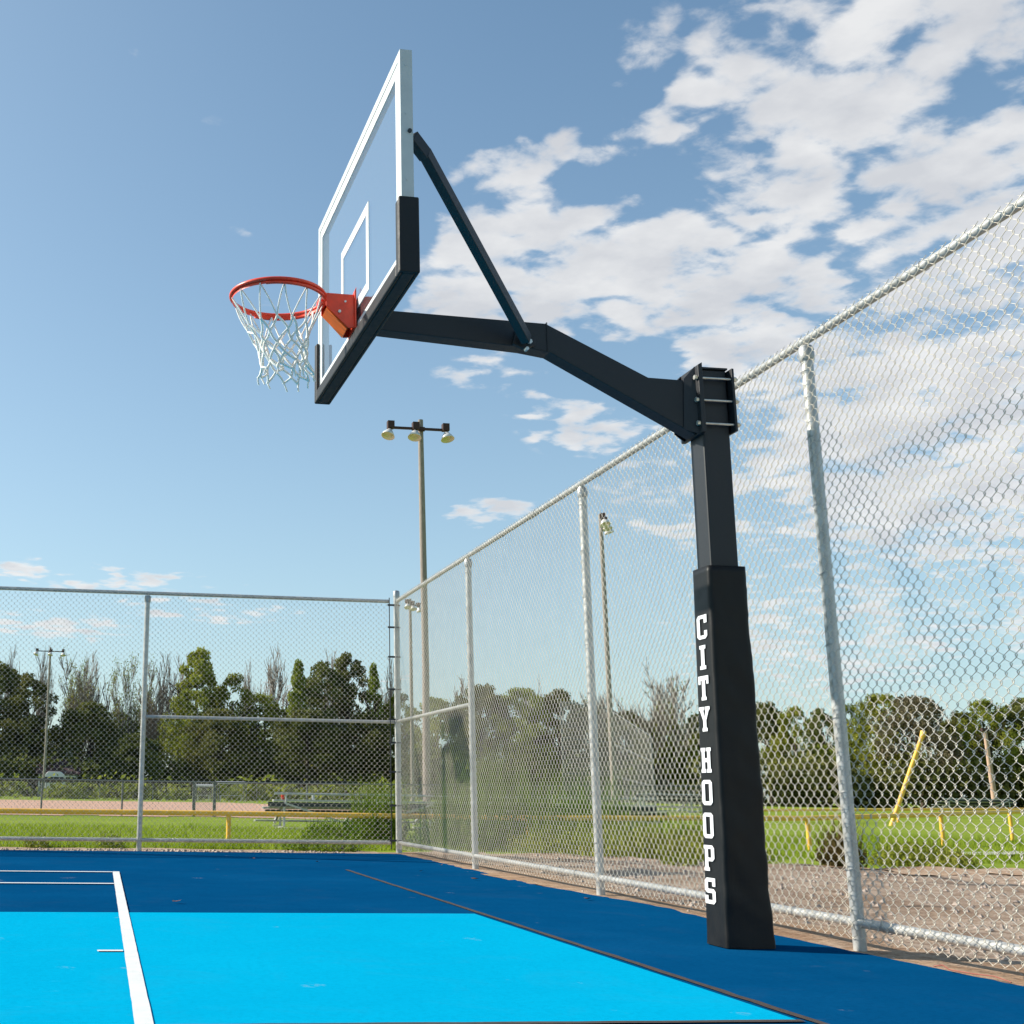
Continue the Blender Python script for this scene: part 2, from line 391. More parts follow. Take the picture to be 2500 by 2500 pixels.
# right fence: local x runs from the corner towards the camera
rf = make_fence('chain_link_fence', (XF, YC, 0), -PI/2, [3.10, 6.135, 9.237, 12.30, 15.35], 0.06, 6, 18.0, [(.04, 3.07, 1.56)], -1)
tag(rf, 'tall galvanised chain link fence running past the basketball hoop along the court side', 'fence')
ff = make_fence('chain_link_fence', (XF, YC, 0), PI, [3.124, 6.20, 9.27, 12.35, 15.4], 0.10, 6, 18.0, [(.04, 3.10, 1.55)], 1)
tag(ff, 'tall galvanised chain link fence across the far end of the court', 'fence')
# corner post with tension bars and bands belongs to the end fence
m = MB(); m.tube([(0, 0, -.3), (0, 0, 3.17)], .037, 16); m.lathe([(.041, 3.11), (.042, 3.165), (.036, 3.185), (0, 3.195)], (0, 0, 0), n=16, mi=1)
cp = m.build('corner_post', [M_GALV, M_TIE], ff)
m = MB(); m.tube([(.10, .036, .04), (.10, .036, 3.09)], .006, 6); m.build('tension_bar', M_DARKM, ff)
for z in (.14, .55, .95, 1.3, 1.58, 1.95, 2.35, 2.72, 3.0):
    m = MB(); m.tube([(-.002+math.cos(a)*.041, math.sin(a)*.041, z) for a in [q*PI/6 for q in range(13)]], .008, 5)
    m.box((.03, .018, z-.011), (.118, .034, z+.011)); m.build('tension_band', M_DARKM, cp)
m = MB(); m.tube([(.07, -.036, .04), (.07, -.036, 3.07)], .006, 6); m.build('tension_bar', M_GALV, rf)

# ------------------------------------------------------------------ basketball hoop
hoop = empty('basketball_hoop', (3.034, 5.772, 0))
tag(hoop, 'basketball hoop with glass backboard on a long charcoal gooseneck pole wrapped in black lettered padding', 'basketball hoop')
HX, HY = 3.034, 5.772
def H(x, y, z): return (x-HX, y-HY, z)
m = MB()
def ring4(cx, cy, w, z, r=.012):
    a = w/2; return [H(cx-a, cy-a, z), H(cx+a, cy-a, z), H(cx+a, cy+a, z), H(cx-a, cy+a, z)]
m.add(ring4(3.042, 5.772, .150, -.02)+ring4(3.069, 5.772, .145, 2.853), [(3, 2, 1, 0), (4, 5, 6, 7), (0, 1, 5, 4), (1, 2, 6, 5), (2, 3, 7, 6), (3, 0, 4, 7)])
pole = m.build('pole', M_POWDER, hoop, bevel=.008)
m = MB(); m.box(H(3.0-.012, 5.69, 2.853), H(3.145, 5.855, 2.862)); m.build('pole_cap', M_POWDER, hoop)
# arm: welded box section, profile in x-z
prof = [(1.262, 3.083), (2.185, 3.062), (2.726, 2.800), (2.965, 2.795), (2.965, 2.500), (2.20, 2.905), (2.06, 2.925), (1.262, 2.975)]
m = MB(); m.prism([H(x, 5.722, z) for x, z in prof], (0, .10, 0)); m.build('arm', M_POWDER, hoop, bevel=.006)
m = MB(); m.box(H(2.188, 5.717, 2.91), H(2.192, 5.827, 3.066)); m.build('weld_seam', M_POWDER, hoop)
# clamp plates either side of the pole and three pairs of through rods
m = MB(); m.prism([H(2.966, 5.655, 2.50), H(2.966, 5.655, 2.86), H(2.990, 5.655, 2.875), H(2.990, 5.655, 2.50)], (0, .235, 0))
cl = m.build('clamp_plate', M_POWDER, hoop, bevel=.003)
m = MB(); m.prism([H(2.915, 5.716, 2.80), H(2.966, 5.690, 2.862), H(2.966, 5.690, 2.50), H(2.90, 5.716, 2.53)], (0, .006, 0)); m.prism([H(2.915, 5.822, 2.80), H(2.966, 5.850, 2.862), H(2.966, 5.850, 2.50), H(2.90, 5.822, 2.53)], (0, .006, 0)); m.build('gusset', M_POWDER, cl)
m = MB(); m.prism([H(3.147, 5.655, 2.512), H(3.147, 5.655, 2.85), H(3.161, 5.655, 2.85), H(3.161, 5.655, 2.512)], (0, .235, 0)); m.build('clamp_plate', M_POWDER, hoop, bevel=.003)
for z in (2.795, 2.675, 2.550):
    for yy in (5.672, 5.873):
        m = MB(); m.tube([H(2.952, yy, z), H(3.185, yy, z)], .0065, 8); b = m.build('through_rod', M_BOLT, hoop)
        m = MB(); m.tube([H(3.162, yy, z), H(3.176, yy, z)], .013, 6, sm=False); m.tube([H(2.950, yy, z), H(2.964, yy, z)], .013, 6, sm=False); m.build('nut', M_BOLT, b)
# brace strut from the arm up to the board's upper frame
m = MB(); m.beam(H(1.262, 4.845, 3.545), H(1.34, 4.90, 3.49), .045, .062); m.beam(H(1.335, 4.895, 3.50), H(2.062, 5.672, 2.945), .045, .058)
m.prism([H(2.00, 5.70, 2.93), H(2.06, 5.70, 2.905), H(2.12, 5.70, 2.93), H(2.12, 5.70, 2.98), H(2.02, 5.70, 3.01)], (0, .022, 0))
br = m.build('brace_strut', M_POWDER, hoop, bevel=.003)
m = MB(); m.tube([H(2.085, 5.685, 2.945), H(2.085, 5.725, 2.945)], .014, 6, sm=False); m.tube([H(2.065, 5.672, 2.900), H(2.065, 5.70, 2.900)], .010, 6, sm=False); m.build('bolt', M_BOLT, br)

# backboard: local frame: s along the board (away from camera), n outward to the pole, z up
AB = -.026
board = empty('backboard', H(1.196, 4.778, 0), -AB*1.0); board.parent = hoop
def Bd(s, n, z): return (n, s, z)
W, ZB, ZT, D = 1.836, 2.875, 3.938, .056
fw_, gt = .040, .012
m = MB()
for (s0, s1, z0, z1) in ((0, fw_, ZB, ZT), (W-fw_, W, ZB, ZT), (fw_, W-fw_, ZT-fw_, ZT), (fw_, W-fw_, ZB, ZB+fw_)):
    m.box(Bd(s0, 0, z0), (D, s1, z1))
fr = m.build('frame', M_ALU, board)
m = MB(); m.box((.006, fw_, ZB+fw_), (.006+gt, W-fw_, ZT-fw_)); m.build('glass_pane', M_GLASS, board)
def band(m, s0, s1, z0, z1, w, x):   # frame-shaped thin strip
    for a in ((s0, s0+w, z0, z1), (s1-w, s1, z0, z1), (s0+w, s1-w, z1-w, z1), (s0+w, s1-w, z0, z0+w)):
        m.box((x, a[0], a[2]), (x+.0025, a[1], a[3]))
m = MB(); band(m, fw_+.004, W-fw_-.004, ZB+fw_+.004, ZT-fw_-.004, .052, .0030); m.build('white_border', M_BORDER, board)
m = MB(); band(m, .618, 1.232, 3.045, 3.508, .052, .0030); m.build('target_square', M_BORDER, board)
for z in (3.3, 3.62, 3.86):
    m = MB(); m.tube([(.025, -.0025, z), (.025, 0, z)], .005, 8); m.build('frame_screw', M_ALU, fr)
m = MB(); m.tube([(.040, -.008, 3.535), (.040, 0, 3.535)], .010, 8); m.build('frame_bolt', M_DARKM, fr)
# black bottom padding, U shaped, rounded top ends
m = MB(); t_ = .018
def pad_leg(s_out, s_in):
    lo, hi = min(s_out, s_in), max(s_out, s_in)
    top = 3.215
    m.prism([(-t_, lo, ZB-t_), (D+t_, lo, ZB-t_), (D+t_, lo, top-.015), (D+t_-.012, lo, top), (-t_+.012, lo, top), (-t_, lo, top-.018)], (0, hi-lo, 0))
m = MB()
# outer legs as C-sections: outside wall, front lip, back lip
for sgn, s0 in ((1, 0.0), (-1, W)):
    def S(d): return s0+sgn*d
    def bx(n0, n1, a, b, z0, z1): m.box((n0, min(S(a), S(b)), z0), (n1, max(S(a), S(b)), z1))
    bx(-t_, D+t_, -t_, -.0005, ZB-t_, 3.212)
    bx(-t_, -.0005, -.0005, .045, ZB-t_, 3.205)
    bx(D+.0005, D+t_, -.0005, .045, ZB-t_, 3.205)
m.box((-t_, .045, ZB-t_), (-.0005, W-.045, ZB+.045)); m.box((D+.0005, .045, ZB-t_), (D+t_, W-.045, ZB+.045))
m.box((-.0005, -.0005, ZB-t_), (D+.0005, W+.0005, ZB-.0005))
m.build('bottom_padding', M_PADB, board, bevel=.007)
m = MB(); m.box((D+.026, .85, 2.935), (D+.034, 1.00, 3.12)); m.box((D+.0005, .80, 2.93), (D+.026, 1.05, 2.95)); m.box((D-.02, .86, 3.02), (D+.026, .99, 3.11)); m.build('mounting_plate', M_POWDER, board)
m = MB(); m.box((.0195, .835, 2.945), (.026, 1.005, 3.125)); m.build('rim_backing_plate', simple('dark_red_backing', (.12, .015, .018), .5), board)

# rim assembly
RX, RY, RZ, RR = .785, 5.705, 3.104, .2365
rim = empty('rim', H(RX, RY, RZ)); rim.parent = hoop
m = MB(); N = 64
m.tube([(math.cos(2*PI*k/N)*RR, math.sin(2*PI*k/N)*RR, 0) for k in range(N)]+[(RR, 0, 0), (math.cos(2*PI/N)*RR, math.sin(2*PI/N)*RR, 0)], .0098, 10, caps=False)
m.build('ring', M_RED, rim)
m = MB()   # lower reinforcing ring and lip
pts = [(math.cos(a)*(RR+.001), math.sin(a)*(RR+.001), -.021) for a in [R(-112+q*224/40) for q in range(41)]]
m.tube(pts, .0085, 8); m.build('reinforcing_ring', M_RED, rim)
m = MB()
for k in range(48):
    a0, a1 = 2*PI*k/48, 2*PI*(k+1)/48
    q = [(math.cos(a)*r, math.sin(a)*r, z) for a in (a0, a1) for r, z in ((RR-.004, -.006), (RR-.004, -.024))]
    m.add(q, [(0, 1, 3, 2)], 0, True)
m.build('net_lip', M_RED, rim)
# bracket: side cheeks, sloped face plate, back plate, hinge block
m = MB()
for yy in (-.072, .064):
    m.prism([(.232, yy, .012), (.375, yy, .010), (.375, yy, -.165), (.345, yy, -.168), (.232, yy, -.055)], (0, .008, 0))
m.prism([(.232, -.064, .012), (.375, -.064, .010), (.375, -.064, .004), (.232, -.064, .006)], (0, .128, 0))
m.box((.375, -.085, -.170), (.384, .085, .028))
m.prism([(.375, -.085, .028), (.384, -.085, .028), (.384, -.085, .048)], (0, .03, 0))
m.box((.205, -.055, -.030), (.234, .055, .004))
m.build('bracket', M_RED, rim, bevel=.002)
m = MB(); m.prism([(.236, -.060, -.062), (.338, -.060, -.172), (.344, -.060, -.166), (.242, -.060, -.056)], (0, .120, 0)); m.build('sloped_cover', M_RED_SUNLIT, rim)  # sun on the slope is painted in by the oranger red
m = MB(); m.tube([(.30, -.080, -.085), (.30, -.072, -.085)], .008, 8); m.tube([(.33, -.076, -.03), (.33, -.072, -.03)], .006, 8); m.tube([(.222, -.066, -.012), (.222, -.050, -.012)], .009, 8); m.build('bolt', M_BOLT, rim)
# net
def net():
    rnd = random.Random(5); m = MB(); NL = 12
    rings = [(RR-.004, -.016), (.158, -.165), (.140, -.222), (.126, -.275), (.117, -.325), (.118, -.370), (.134, -.415)]
    def node(j, k):
        r, z = rings[j]; a = 2*PI*(k+(.5 if j % 2 else 0))/NL + (.09*rnd2[j][k % NL] if j else 0)
        jj = .012 if j else 0
        return Vector((math.cos(a)*r+jj*rnd2[j+7][k % NL]+(.008*j if j else 0), math.sin(a)*r+jj*rnd2[j+3][(k*5) % NL], z+(.013*rnd2[j][(k*7) % NL] if j else 0)))
    rnd2 = [[rnd.uniform(-1, 1) for _ in range(NL)] for _ in range(16)]
    def cord(a, b, r=.0031, sag=.008):
        P = [a.lerp(b, t/5) for t in range(6)]
        w = Vector((rnd.uniform(-1, 1), rnd.uniform(-1, 1), rnd.uniform(-.5, .5)))*sag
        P = [p+w*math.sin(PI*i/5) for i, p in enumerate(P)]; m.tube(P, r, 6)
    for j in range(len(rings)-1):
        for k in range(NL):
            k2 = k if j % 2 == 0 else k+1
            a = node(j, k)
            # each node goes to the two nodes of the next row
            b, c = (node(j+1, k), node(j+1, (k-1) % NL)) if j % 2 == 0 else (node(j+1, k), node(j+1, (k+1) % NL))
            r = .0040 if j == 0 else .0060
            cord(a, b, r); cord(a, c, r)
            if j:
                m.lathe([(0, -.007), (.0068, -.003), (.0068, .003), (0, .007)], a, (b-c).normalized() if (b-c).length > 1e-4 else (0, 0, 1), 6)
    j = len(rings)-1
    for k in range(NL):       # loose ends
        a = node(j, k); 
        d = Vector((rnd.uniform(-.02, .02), rnd.uniform(-.02, .02), -.030-rnd.random()*.012)); cord(a, a+d, .0040, .004)
        m.lathe([(0, -.009), (.0072, -.003), (.0072, .003), (0, .009)], a, (0, 0, 1), 6)
    m.build('net', M_CORD, rim)
net()

# pole padding with a little slump and wrinkles, letters printed on the court side
def padding():
    m = MB(); nz, ns = 60, 10; top = 1.812; rings = []
    for j in range(nz+1):
        z = .004+(top-.004)*j/nz; f = z/top
        w = .242-.042*min(1, f*1.0)**.8; cx = 3.034+.022*f; cy = 5.760
        half = w/2; rr = .022; ring = []
        for c, (sx, sy) in enumerate(((-1, -1), (1, -1), (1, 1), (-1, 1))):
            a0 = PI+c*PI/2
            for q in range(4):
                a = a0+q*PI/6; ring.append((cx+sx*(half-rr)+math.cos(a)*rr, cy+(sy*(half-rr)+math.sin(a)*rr)*.90))
            # intermediate points on the side towards the next corner
            nx_, ny_ = ((1, -1), (1, 1), (-1, 1), (-1, -1))[c]
            e0 = ring[-1]; a1 = a0+PI/2; e1 = (cx+nx_*(half-rr)+math.cos(a1)*rr, cy+(ny_*(half-rr)+math.sin(a1)*rr)*.90)
            for q in range(1, ns):
                ring.append((e0[0]+(e1[0]-e0[0])*q/ns, e0[1]+(e1[1]-e0[1])*q/ns))
        out = []
        for (x, y) in ring:
            dx, dy = x-cx, y-cy; dn = math.hypot(dx, dy)
            side = abs(dx/dn)
            wr = .005*noise.noise(Vector((x*9, y*9, z*5)))+.011*(1-f)*noise.noise(Vector((x*5+4, y*5, z*10+(x+y)*8)))+.003*noise.noise(Vector((x*20, y*6, z*26+x*30)))
            lettered = dx < -half*.93
            if lettered: wr *= .15
            rt = .006*noise.noise(Vector((1.3, 7, z*3.2))) if dx > 0 else 0
            out.append(H(x+dx/dn*wr+rt, y+dy/dn*wr, z))
        rings.append(out)
    n = len(rings[0]); m.v = [q for r in rings for q in r]
    for j in range(nz):
        for k in range(n):
            m.f.append((j*n+k, j*n+(k+1) % n, (j+1)*n+(k+1) % n, (j+1)*n+k)); m.mi.append(0); m.sm.append(True)
    m.f.append(tuple(nz*n+k for k in range(n))); m.mi.append(0); m.sm.append(False)
    return m.build('pole_padding', M_VINYL, hoop)
pad = padding()
m = MB(); m.box((-.13, -.135, 0.001), (-.02, -.126, .004)); 
def letter(ch):
    """non-overlapping convex pieces on a 0..6 x 0..10 grid"""
    T = 1.75   # stem
    def r(x0, y0, x1, y1): return [(x0, y0), (x1, y0), (x1, y1), (x0, y1)]
    c = 1.1
    if ch == 'I': return [r(1.2, 0, 4.8, 1.5), r(2.0, 1.5, 4.0, 8.5), r(1.2, 8.5, 4.8, 10)]
    if ch == 'T': return [r(1.5, 0, 4.5, 1.4), r(2.05, 1.4, 3.95, 8.2), r(0, 8.2, 6, 10), r(0, 6.6, 1.2, 8.2), r(4.8, 6.6, 6, 8.2)]
    if ch == 'H': return [r(0, 0, 2.75, 1.4), r(3.25, 0, 6, 1.4), r(.5, 1.4, 2.25, 8.6), r(3.75, 1.4, 5.5, 8.6), r(0, 8.6, 2.75, 10), r(3.25, 8.6, 6, 10), r(2.25, 4.2, 3.75, 5.8)]
    if ch == 'Y': return [r(1.5, 0, 4.5, 1.4), r(2.1, 1.4, 3.9, 4.4), [(2.1, 4.4), (3.0, 4.4), (3.0, 5.6), (2.3, 8.6), (.35, 8.6)], [(3.0, 4.4), (3.9, 4.4), (5.65, 8.6), (3.7, 8.6), (3.0, 5.6)], r(-.2, 8.6, 2.7, 10), r(3.3, 8.6, 6.2, 10)]
    O = [[(0, c), (c, 0), (T, 1.5), (T, 8.5), (c, 10), (0, 10-c)], [(6, c), (6, 10-c), (6-c, 10), (6-T, 8.5), (6-T, 1.5), (6-c, 0)],
         [(c, 0), (6-c, 0), (6-T, 1.5), (T, 1.5)], [(T, 8.5), (6-T, 8.5), (6-c, 10), (c, 10)]]
    if ch == 'O': return O
    if ch == 'C': return [O[0], [(c, 0), (6-c, 0), (6-T, 1.5), (T, 1.5)], [(T, 8.5), (6-T, 8.5), (6-c, 10), (c, 10)],
                          [(6, 10), (6-c, 10), (6-T, 8.5), (6-T, 6.6), (6, 6.6)], [(6-c, 0), (6, c), (6, 3.4), (6-T, 3.4), (6-T, 1.5)]]
    if ch == 'P': return [r(0, 0, 3.1, 1.4), r(.6, 1.4, 2.4, 8.6), r(0, 8.6, 4.9, 10), [(2.4, 3.8), (4.9, 3.8), (4.2, 5.2), (2.4, 5.2)],
                          [(4.9, 3.8), (6, 4.9), (6, 8.9), (4.9, 10), (4.9, 8.6), (4.2, 8.6), (4.2, 5.2)]]
    if ch == 'S': return [[(0, 0), (.9, 0), (T, 1.5), (T, 3.2), (0, 3.2)], [(.9, 0), (6-c, 0), (6-T, 1.5), (T, 1.5)], [(6-c, 0), (6, c), (6, 4.8), (4.9, 5.8), (6-T, 4.2), (6-T, 1.5)],
                          [(1.1, 4.2), (6-T, 4.2), (4.9, 5.8), (T, 5.8)], [(0, 5.2), (1.1, 4.2), (T, 5.8), (T, 8.5), (c, 10), (0, 10-c)], [(T, 8.5), (6-T, 8.5), (5.1, 10), (c, 10)], [(6-T, 6.8), (6, 6.8), (6, 10), (5.1, 10), (6-T, 8.5)]]
LH = .119
for ch, z, yc in zip('CITYHOOPS', [1.512, 1.362, 1.211, 1.060, .862, .708, .553, .401, .250], [5.757, 5.762, 5.767, 5.771, 5.775, 5.779, 5.783, 5.787, 5.790]):
    m = MB(); f = z/1.812; w = .242-.042*f**.8; xs = 3.034+.022*f-w/2-.0045
    tl = -.0125*0
    for poly in letter(ch):
        # reads left to right seen from the court: local +u runs towards -y
        P = []
        for (a, b) in poly:
            yy = yc+.051-(a/6)*.102 if True else 0; zz = z-LH/2+LH*b/10
            ff_ = zz/1.812; w_ = .242-.042*ff_**.8; xx = 3.034+.022*ff_-w_/2-.0035
            P.append(H(xx, yy, zz))
        m.prism(P[::-1], (-.0015, 0, 0))
    m.build('letter', M_LETTER, pad)

# ------------------------------------------------------------------ debris beside the court
rnd = random.Random(11)
for i in range(7):
    m = MB(); s = .012+.015*rnd.random(); c = Vector(((.5, 7.9, .010), (2.9, 11.2, .006), (3.1, 10.2, .006), (1.6, 13.1, .006), (3.36, 12.2, .006), (3.30, 8.3, .006), (2.2, 12.6, .006))[i])
    P = []; k = 7
    for q in range(k):
        a = 2*PI*q/k; rr = s*(.6+.7*rnd.random()); P.append((math.cos(a)*rr*1.5, math.sin(a)*rr, .004+.010*rnd.random()))
    m.add([(0, 0, .003)]+P, [(0, q+1, (q+1) % k+1) for q in range(k)])
    o = m.build('dead_leaf', M_LEAFL, None, c)
    tag(o, ('small brown dead leaf on the light blue paint' if i == 0 else 'small brown dead leaf lying on the dark blue court near the fence'), 'leaf', 'dead leaves scattered on the court')
m = MB(); m.tube([(3.50, 5.03, .008), (3.49, 4.96, .022), (3.475, 4.90, .012), (3.50, 4.80, .010), (3.52, 4.70, .014), (3.515, 4.60, .006)], .0025, 6)
tag(m.build('cable_end', M_REDWIRE), 'short pinkish red cable end lying in the soil under the right fence', 'cable')

# ------------------------------------------------------------------ beyond the fences
def ray(u, dist):   # ground point in the compass direction of photo column u, dist metres up-field
    return (dist*math.tan(YAW+math.atan((u-625)/3064)), dist)
def hz(u): return 1926.5+.01535*u
def zat(u, v, dist): 
    a = math.atan((u-625)/3064); d = dist/math.cos(YAW+a)*math.cos(a)
    return CAM_H+(hz(u)-v)/3140*d
# yellow topped low rail
rail_pts = [(-14, 17.4), (-2.5, 17.4), (1.79, 17.4), (6.1, 17.45), (10.4, 17.5), (13.75, 19.2), (17.1, 21.9), (20.6, 24.6), (24.0, 27.2)]
yr = empty('yellow_rail_fence', (1.79, 17.4, 0)); m = MB()
tag(yr, 'low yellow pipe rail on short yellow posts running beyond both fences', 'fence')
rz_ = lambda x: .42 if x < 8 else (.46 if x < 12 else .51)
P = [(x-1.79, y-17.4, terrain_z(x, y)+rz_(x)) for x, y in rail_pts]; m.tube(P, .036, 12); m.build('rail', M_YELLOW, yr)
for (x, y) in rail_pts:
    m = MB(); m.tube([(x-1.79, y-17.4, terrain_z(x, y)-.1), (x-1.79, y-17.4, terrain_z(x, y)+rz_(x))], .034, 10); m.build('post', M_YELLOW, yr)
yr2 = empty('yellow_rail_fence', (19.7, 32.7, 0)); m = MB()
tag(yr2, 'farther thin yellow rail with small posts across the grass on the right', 'fence')
pts2 = [(17.5, 32.0), (23, 34), (30, 36.5), (38, 39)]
m.tube([(x-19.7, y-32.7, terrain_z(x, y)+.36) for x, y in pts2], .035, 8); m.build('rail', M_YELLOW, yr2)
for x, y in pts2:
    m = MB(); m.tube([(x-19.7, y-32.7, terrain_z(x, y)-.1), (x-19.7, y-32.7, terrain_z(x, y)+.36)], .035, 8); m.build('post', M_YELLOW, yr2)
# leaning yellow pole
bx_, by_ = ray(2176, 31)
m = MB(); zt = zat(2238, 1790, 31)
m.tube([(0, 0, -.1), (1.30, .1, zt-.07)], .055, 10); m.tube([(1.28, .1, zt-.14), (1.32, .1, zt)], .072, 10)
tag(m.build('leaning_pole', M_YELLOW, None, (bx_, by_, terrain_z(bx_, by_))), 'yellow painted pole leaning to the right above the brown bush', 'pole')
# sports light poles
def light_pole(u_ratio, dist, h, rz, label, lamps=(-1.25, -.25, .95), base_r=.145, top_r=.10, group='floodlight poles around the ball field'):
    X = u_ratio*dist; root = empty('light_pole', (X, dist, terrain_z(X, dist)), rz); tag(root, label, 'light pole', group)
    m = MB(); m.tube([(0, 0, -.3), (.05, 0, h*.35), (.02, 0, h*.7), (0, 0, h)], [base_r, base_r*.9, (base_r+top_r)/2, top_r], 12); m.build('pole', M_WOODP, root)
    m = MB(); m.beam((lamps[0], -.17, h-.42), (lamps[-1], -.17, h-.30-.12), .09, .09); m.box((-.12, -.2, h-.5), (.12, -.1, h-.34)); m.build('crossarm', M_RUST, root)
    for i, x in enumerate(lamps):
        lp = empty('lamp', (x, -.2, h-.42)); lp.parent = root; ax = Vector((-.35 if i == 0 else (-.2 if i == 1 else .1), -.3, -1)).normalized()
        m = MB(); m.box((-.13, -.13, -.05), (.13, .13, .24)); m.beam((0, 0, -.02), ax*.2, .09, .09, upv=(0, 1, 0)); m.build('ballast_box', M_RUST, lp)
        m = MB(); m.lathe([(.08, .12), (.12, .17), (.21, .31), (.27, .44), (.26, .445), (.20, .32), (.09, .18), (0, .17)], (0, 0, 0), ax, 18); m.build('shade', M_LAMP, lp)
    return root
light_pole(.2646, 45, 15.06, 0, 'weathered wooden floodlight pole rising highest behind the fence corner')
light_pole(.4247, 60, 15.03, R(62), 'floodlight pole seen through the right fence beside its second post', (-.9, .1, 1.0))
light_pole(.2531, 89, 14.9, R(50), 'distant floodlight pole just right of the fence corner post', (-.9, 0, 1.0))
light_pole(-.0443, 126.6, 14.9, 0, 'distant thin floodlight pole at the left before the trees', (-1.3, .1, 1.3))
X, Y = ray(2440, 82); m = MB(); m.tube([(0, 0, -.2), (-.15, 0, 5.6)], [.21, .13], 10)
up_ = empty('utility_pole', (X, Y, terrain_z(X, Y)), 0); tag(up_, 'short brown wooden pole before the trees at the far right', 'pole')
m.build('pole', simple('pale_pole_wood', (.50, .34, .25), .85), up_); m = MB(); m.box((-.42, -.12, 5.5), (.12, .12, 5.74)); m.build('fixture', M_RUST, up_)

cf = empty('court_floodlight', (-2.62, 15.14, 0)); tag(cf, 'court floodlight with a flat lamp head outside the far fence', 'floodlight')
m = MB(); m.tube([(0, 0, -.2), (0, 0, 5.72)], .068, 12); m.build('pole', M_GALV, cf)
m = MB(); m.beam((0, 0, 5.50), (.05, -.55, 5.55), .09, .11); m.build('arm', M_GALV, cf)
m = MB(); m.box((-.30, -.84, 5.34), (.34, -.34, 5.58)); m.build('lamp_head', M_DARKM, cf, bevel=.02)
# ball field chain link fence with thin posts and a gate
def low_fence(name, pts, h, posts_step, wire, label, cat='fence', railmat=None, r=.022, band=None, cell=.14, wr=.0035, group=None):
    railmat = railmat or M_GREENPIPE
    root = empty(name, (pts[0][0], pts[0][1], 0)); tag(root, label, cat, group); ox, oy = pts[0]
    P = []
    for (a, b) in zip(pts[:-1], pts[1:]):
        L = math.hypot(b[0]-a[0], b[1]-a[1]); n = max(1, round(L/posts_step))
        P += [(a[0]+(b[0]-a[0])*i/n, a[1]+(b[1]-a[1])*i/n) for i in range(n)]
    P.append(pts[-1])
    loc = [(x-ox, y-oy, terrain_z(x, y)) for x, y in P]
    m = MB(); m.tube([(x, y, z+h) for x, y, z in loc], r, 8); m.build('top_rail', railmat, root)
    me = None
    for (x, y, z) in loc:
        if me is None: q = MB(); q.tube([(0, 0, -.2), (0, 0, h+.02)], r*1.25, 8); me = q.mesh('post', railmat)
        link('post', me, root, (x, y, z))
    if band:
        m = MB()
        for a, b in zip(loc[:-1], loc[1:]): m.beam((a[0], a[1]-.04, a[2]+h-band/2+.03), (b[0], b[1]-.04, b[2]+h-band/2+.03), .05, band)
        m.build('black_cap', M_BLACKF, root)
    if wire:
        m = MB()
        for a, b in zip(loc[:-1], loc[1:]):
            A, B = Vector(a), Vector(b); L = (B-A).length; d = (B-A)/L; n = int(L/cell); k = h/cell
            for i in range(-int(k), n+1):
                for sg in (0, 1):
                    s0, s1 = i*cell, i*cell+h; z0, z1 = .03, h
                    if s0 < 0: z0 += -s0; s0 = 0
                    if s1 > L: z1 -= s1-L; s1 = L
                    if z1 <= z0 or s1 <= s0: continue
                    if sg: p, q = A+d*s0+Vector((0, .004, h+.03-z0)), A+d*s1+Vector((0, .004, h+.03-z1))
                    else: p, q = A+d*s0+Vector((0, 0, z0)), A+d*s1+Vector((0, 0, z1))
                    m.tube([p, q], wr, 3, caps=False)
        o = m.build('wire_mesh', M_TIE, root)
    return root
low_fence('field_fence', [(-18.2, 36.6), (-1.66, 36.8), (.66, 37.0), (2.75, 37.1)], 1.0, 2.33, True, 'waist high chain link field fence at the left before the pink infield dirt', cell=.09, wr=.0022)
low_fence('field_fence', [(3.4, 37.1), (20, 37.5)], 1.0, 2.8, True, 'waist high chain link ball field fence behind the bleachers', cell=.14)
low_fence('field_gate', [(2.79, 37.08), (3.36, 37.1)], 1.0, .57, True, 'narrow chain link gate with two posts in the ball field fence', 'gate', cell=.07)
low_fence('outfield_fence', [(-44, 103), (0, 105), (22, 106)], 1.62, 4.2, False, 'long black topped outfield fence below the dark trees on the left', band=.27, cell=.30, wr=.006)
low_fence('outfield_fence', [(30, 103), (62, 101)], 1.1, 4.2, False, 'thin far field fence below the trees seen through the right fence')
# backstop
def backstop():
    x0, y0 = ray(1388, 62); root = empty('backstop', (x0, y0, 0)); tag(root, 'tall grey ball field backstop of pipes and wire seen through the right fence', 'backstop')
    x1, y1 = ray(1505, 66); x2, y2 = ray(1562, 60); h = zat(1400, 1708, 62)
    cor = [(0, 0), (x1-x0, y1-y0), (x2-x0+1.0, y2-y0)]; hs = [h, h, h*.68]
    for (a, b), hh in zip(cor, hs):
        m = MB(); m.tube([(a, b, -.1), (a, b, hh)], .05, 8); m.build('post', M_GREENPIPE, root)
    m = MB()
    for i in range(2):
        A, B = cor[i], cor[i+1]
        for f in (.99, .66, .34, .02): m.tube([(A[0], A[1], hs[i]*f), (B[0], B[1], hs[i+1]*f)], .035, 8)
    m.build('rail', M_GREENPIPE, root)
    m = MB()
    for i in range(2):
        A, B = Vector((*cor[i], 0)), Vector((*cor[i+1], 0)); L = (B-A).length; n = int(L/.16)
        for k in range(n+1):
            p = A.lerp(B, k/n); hh = hs[i]+(hs[i+1]-hs[i])*k/n; m.tube([p, p+Vector((0, 0, hh))], .007, 3, caps=False)
        for k in range(int(hs[i]/.16)):
            f = (k+.5)*.16/hs[i]; m.tube([A+Vector((0, .02, hs[i]*f)), B+Vector((0, .02, hs[i+1]*f))], .007, 3, caps=False)
    m.build('wire_mesh', M_TIE, root)
backstop()

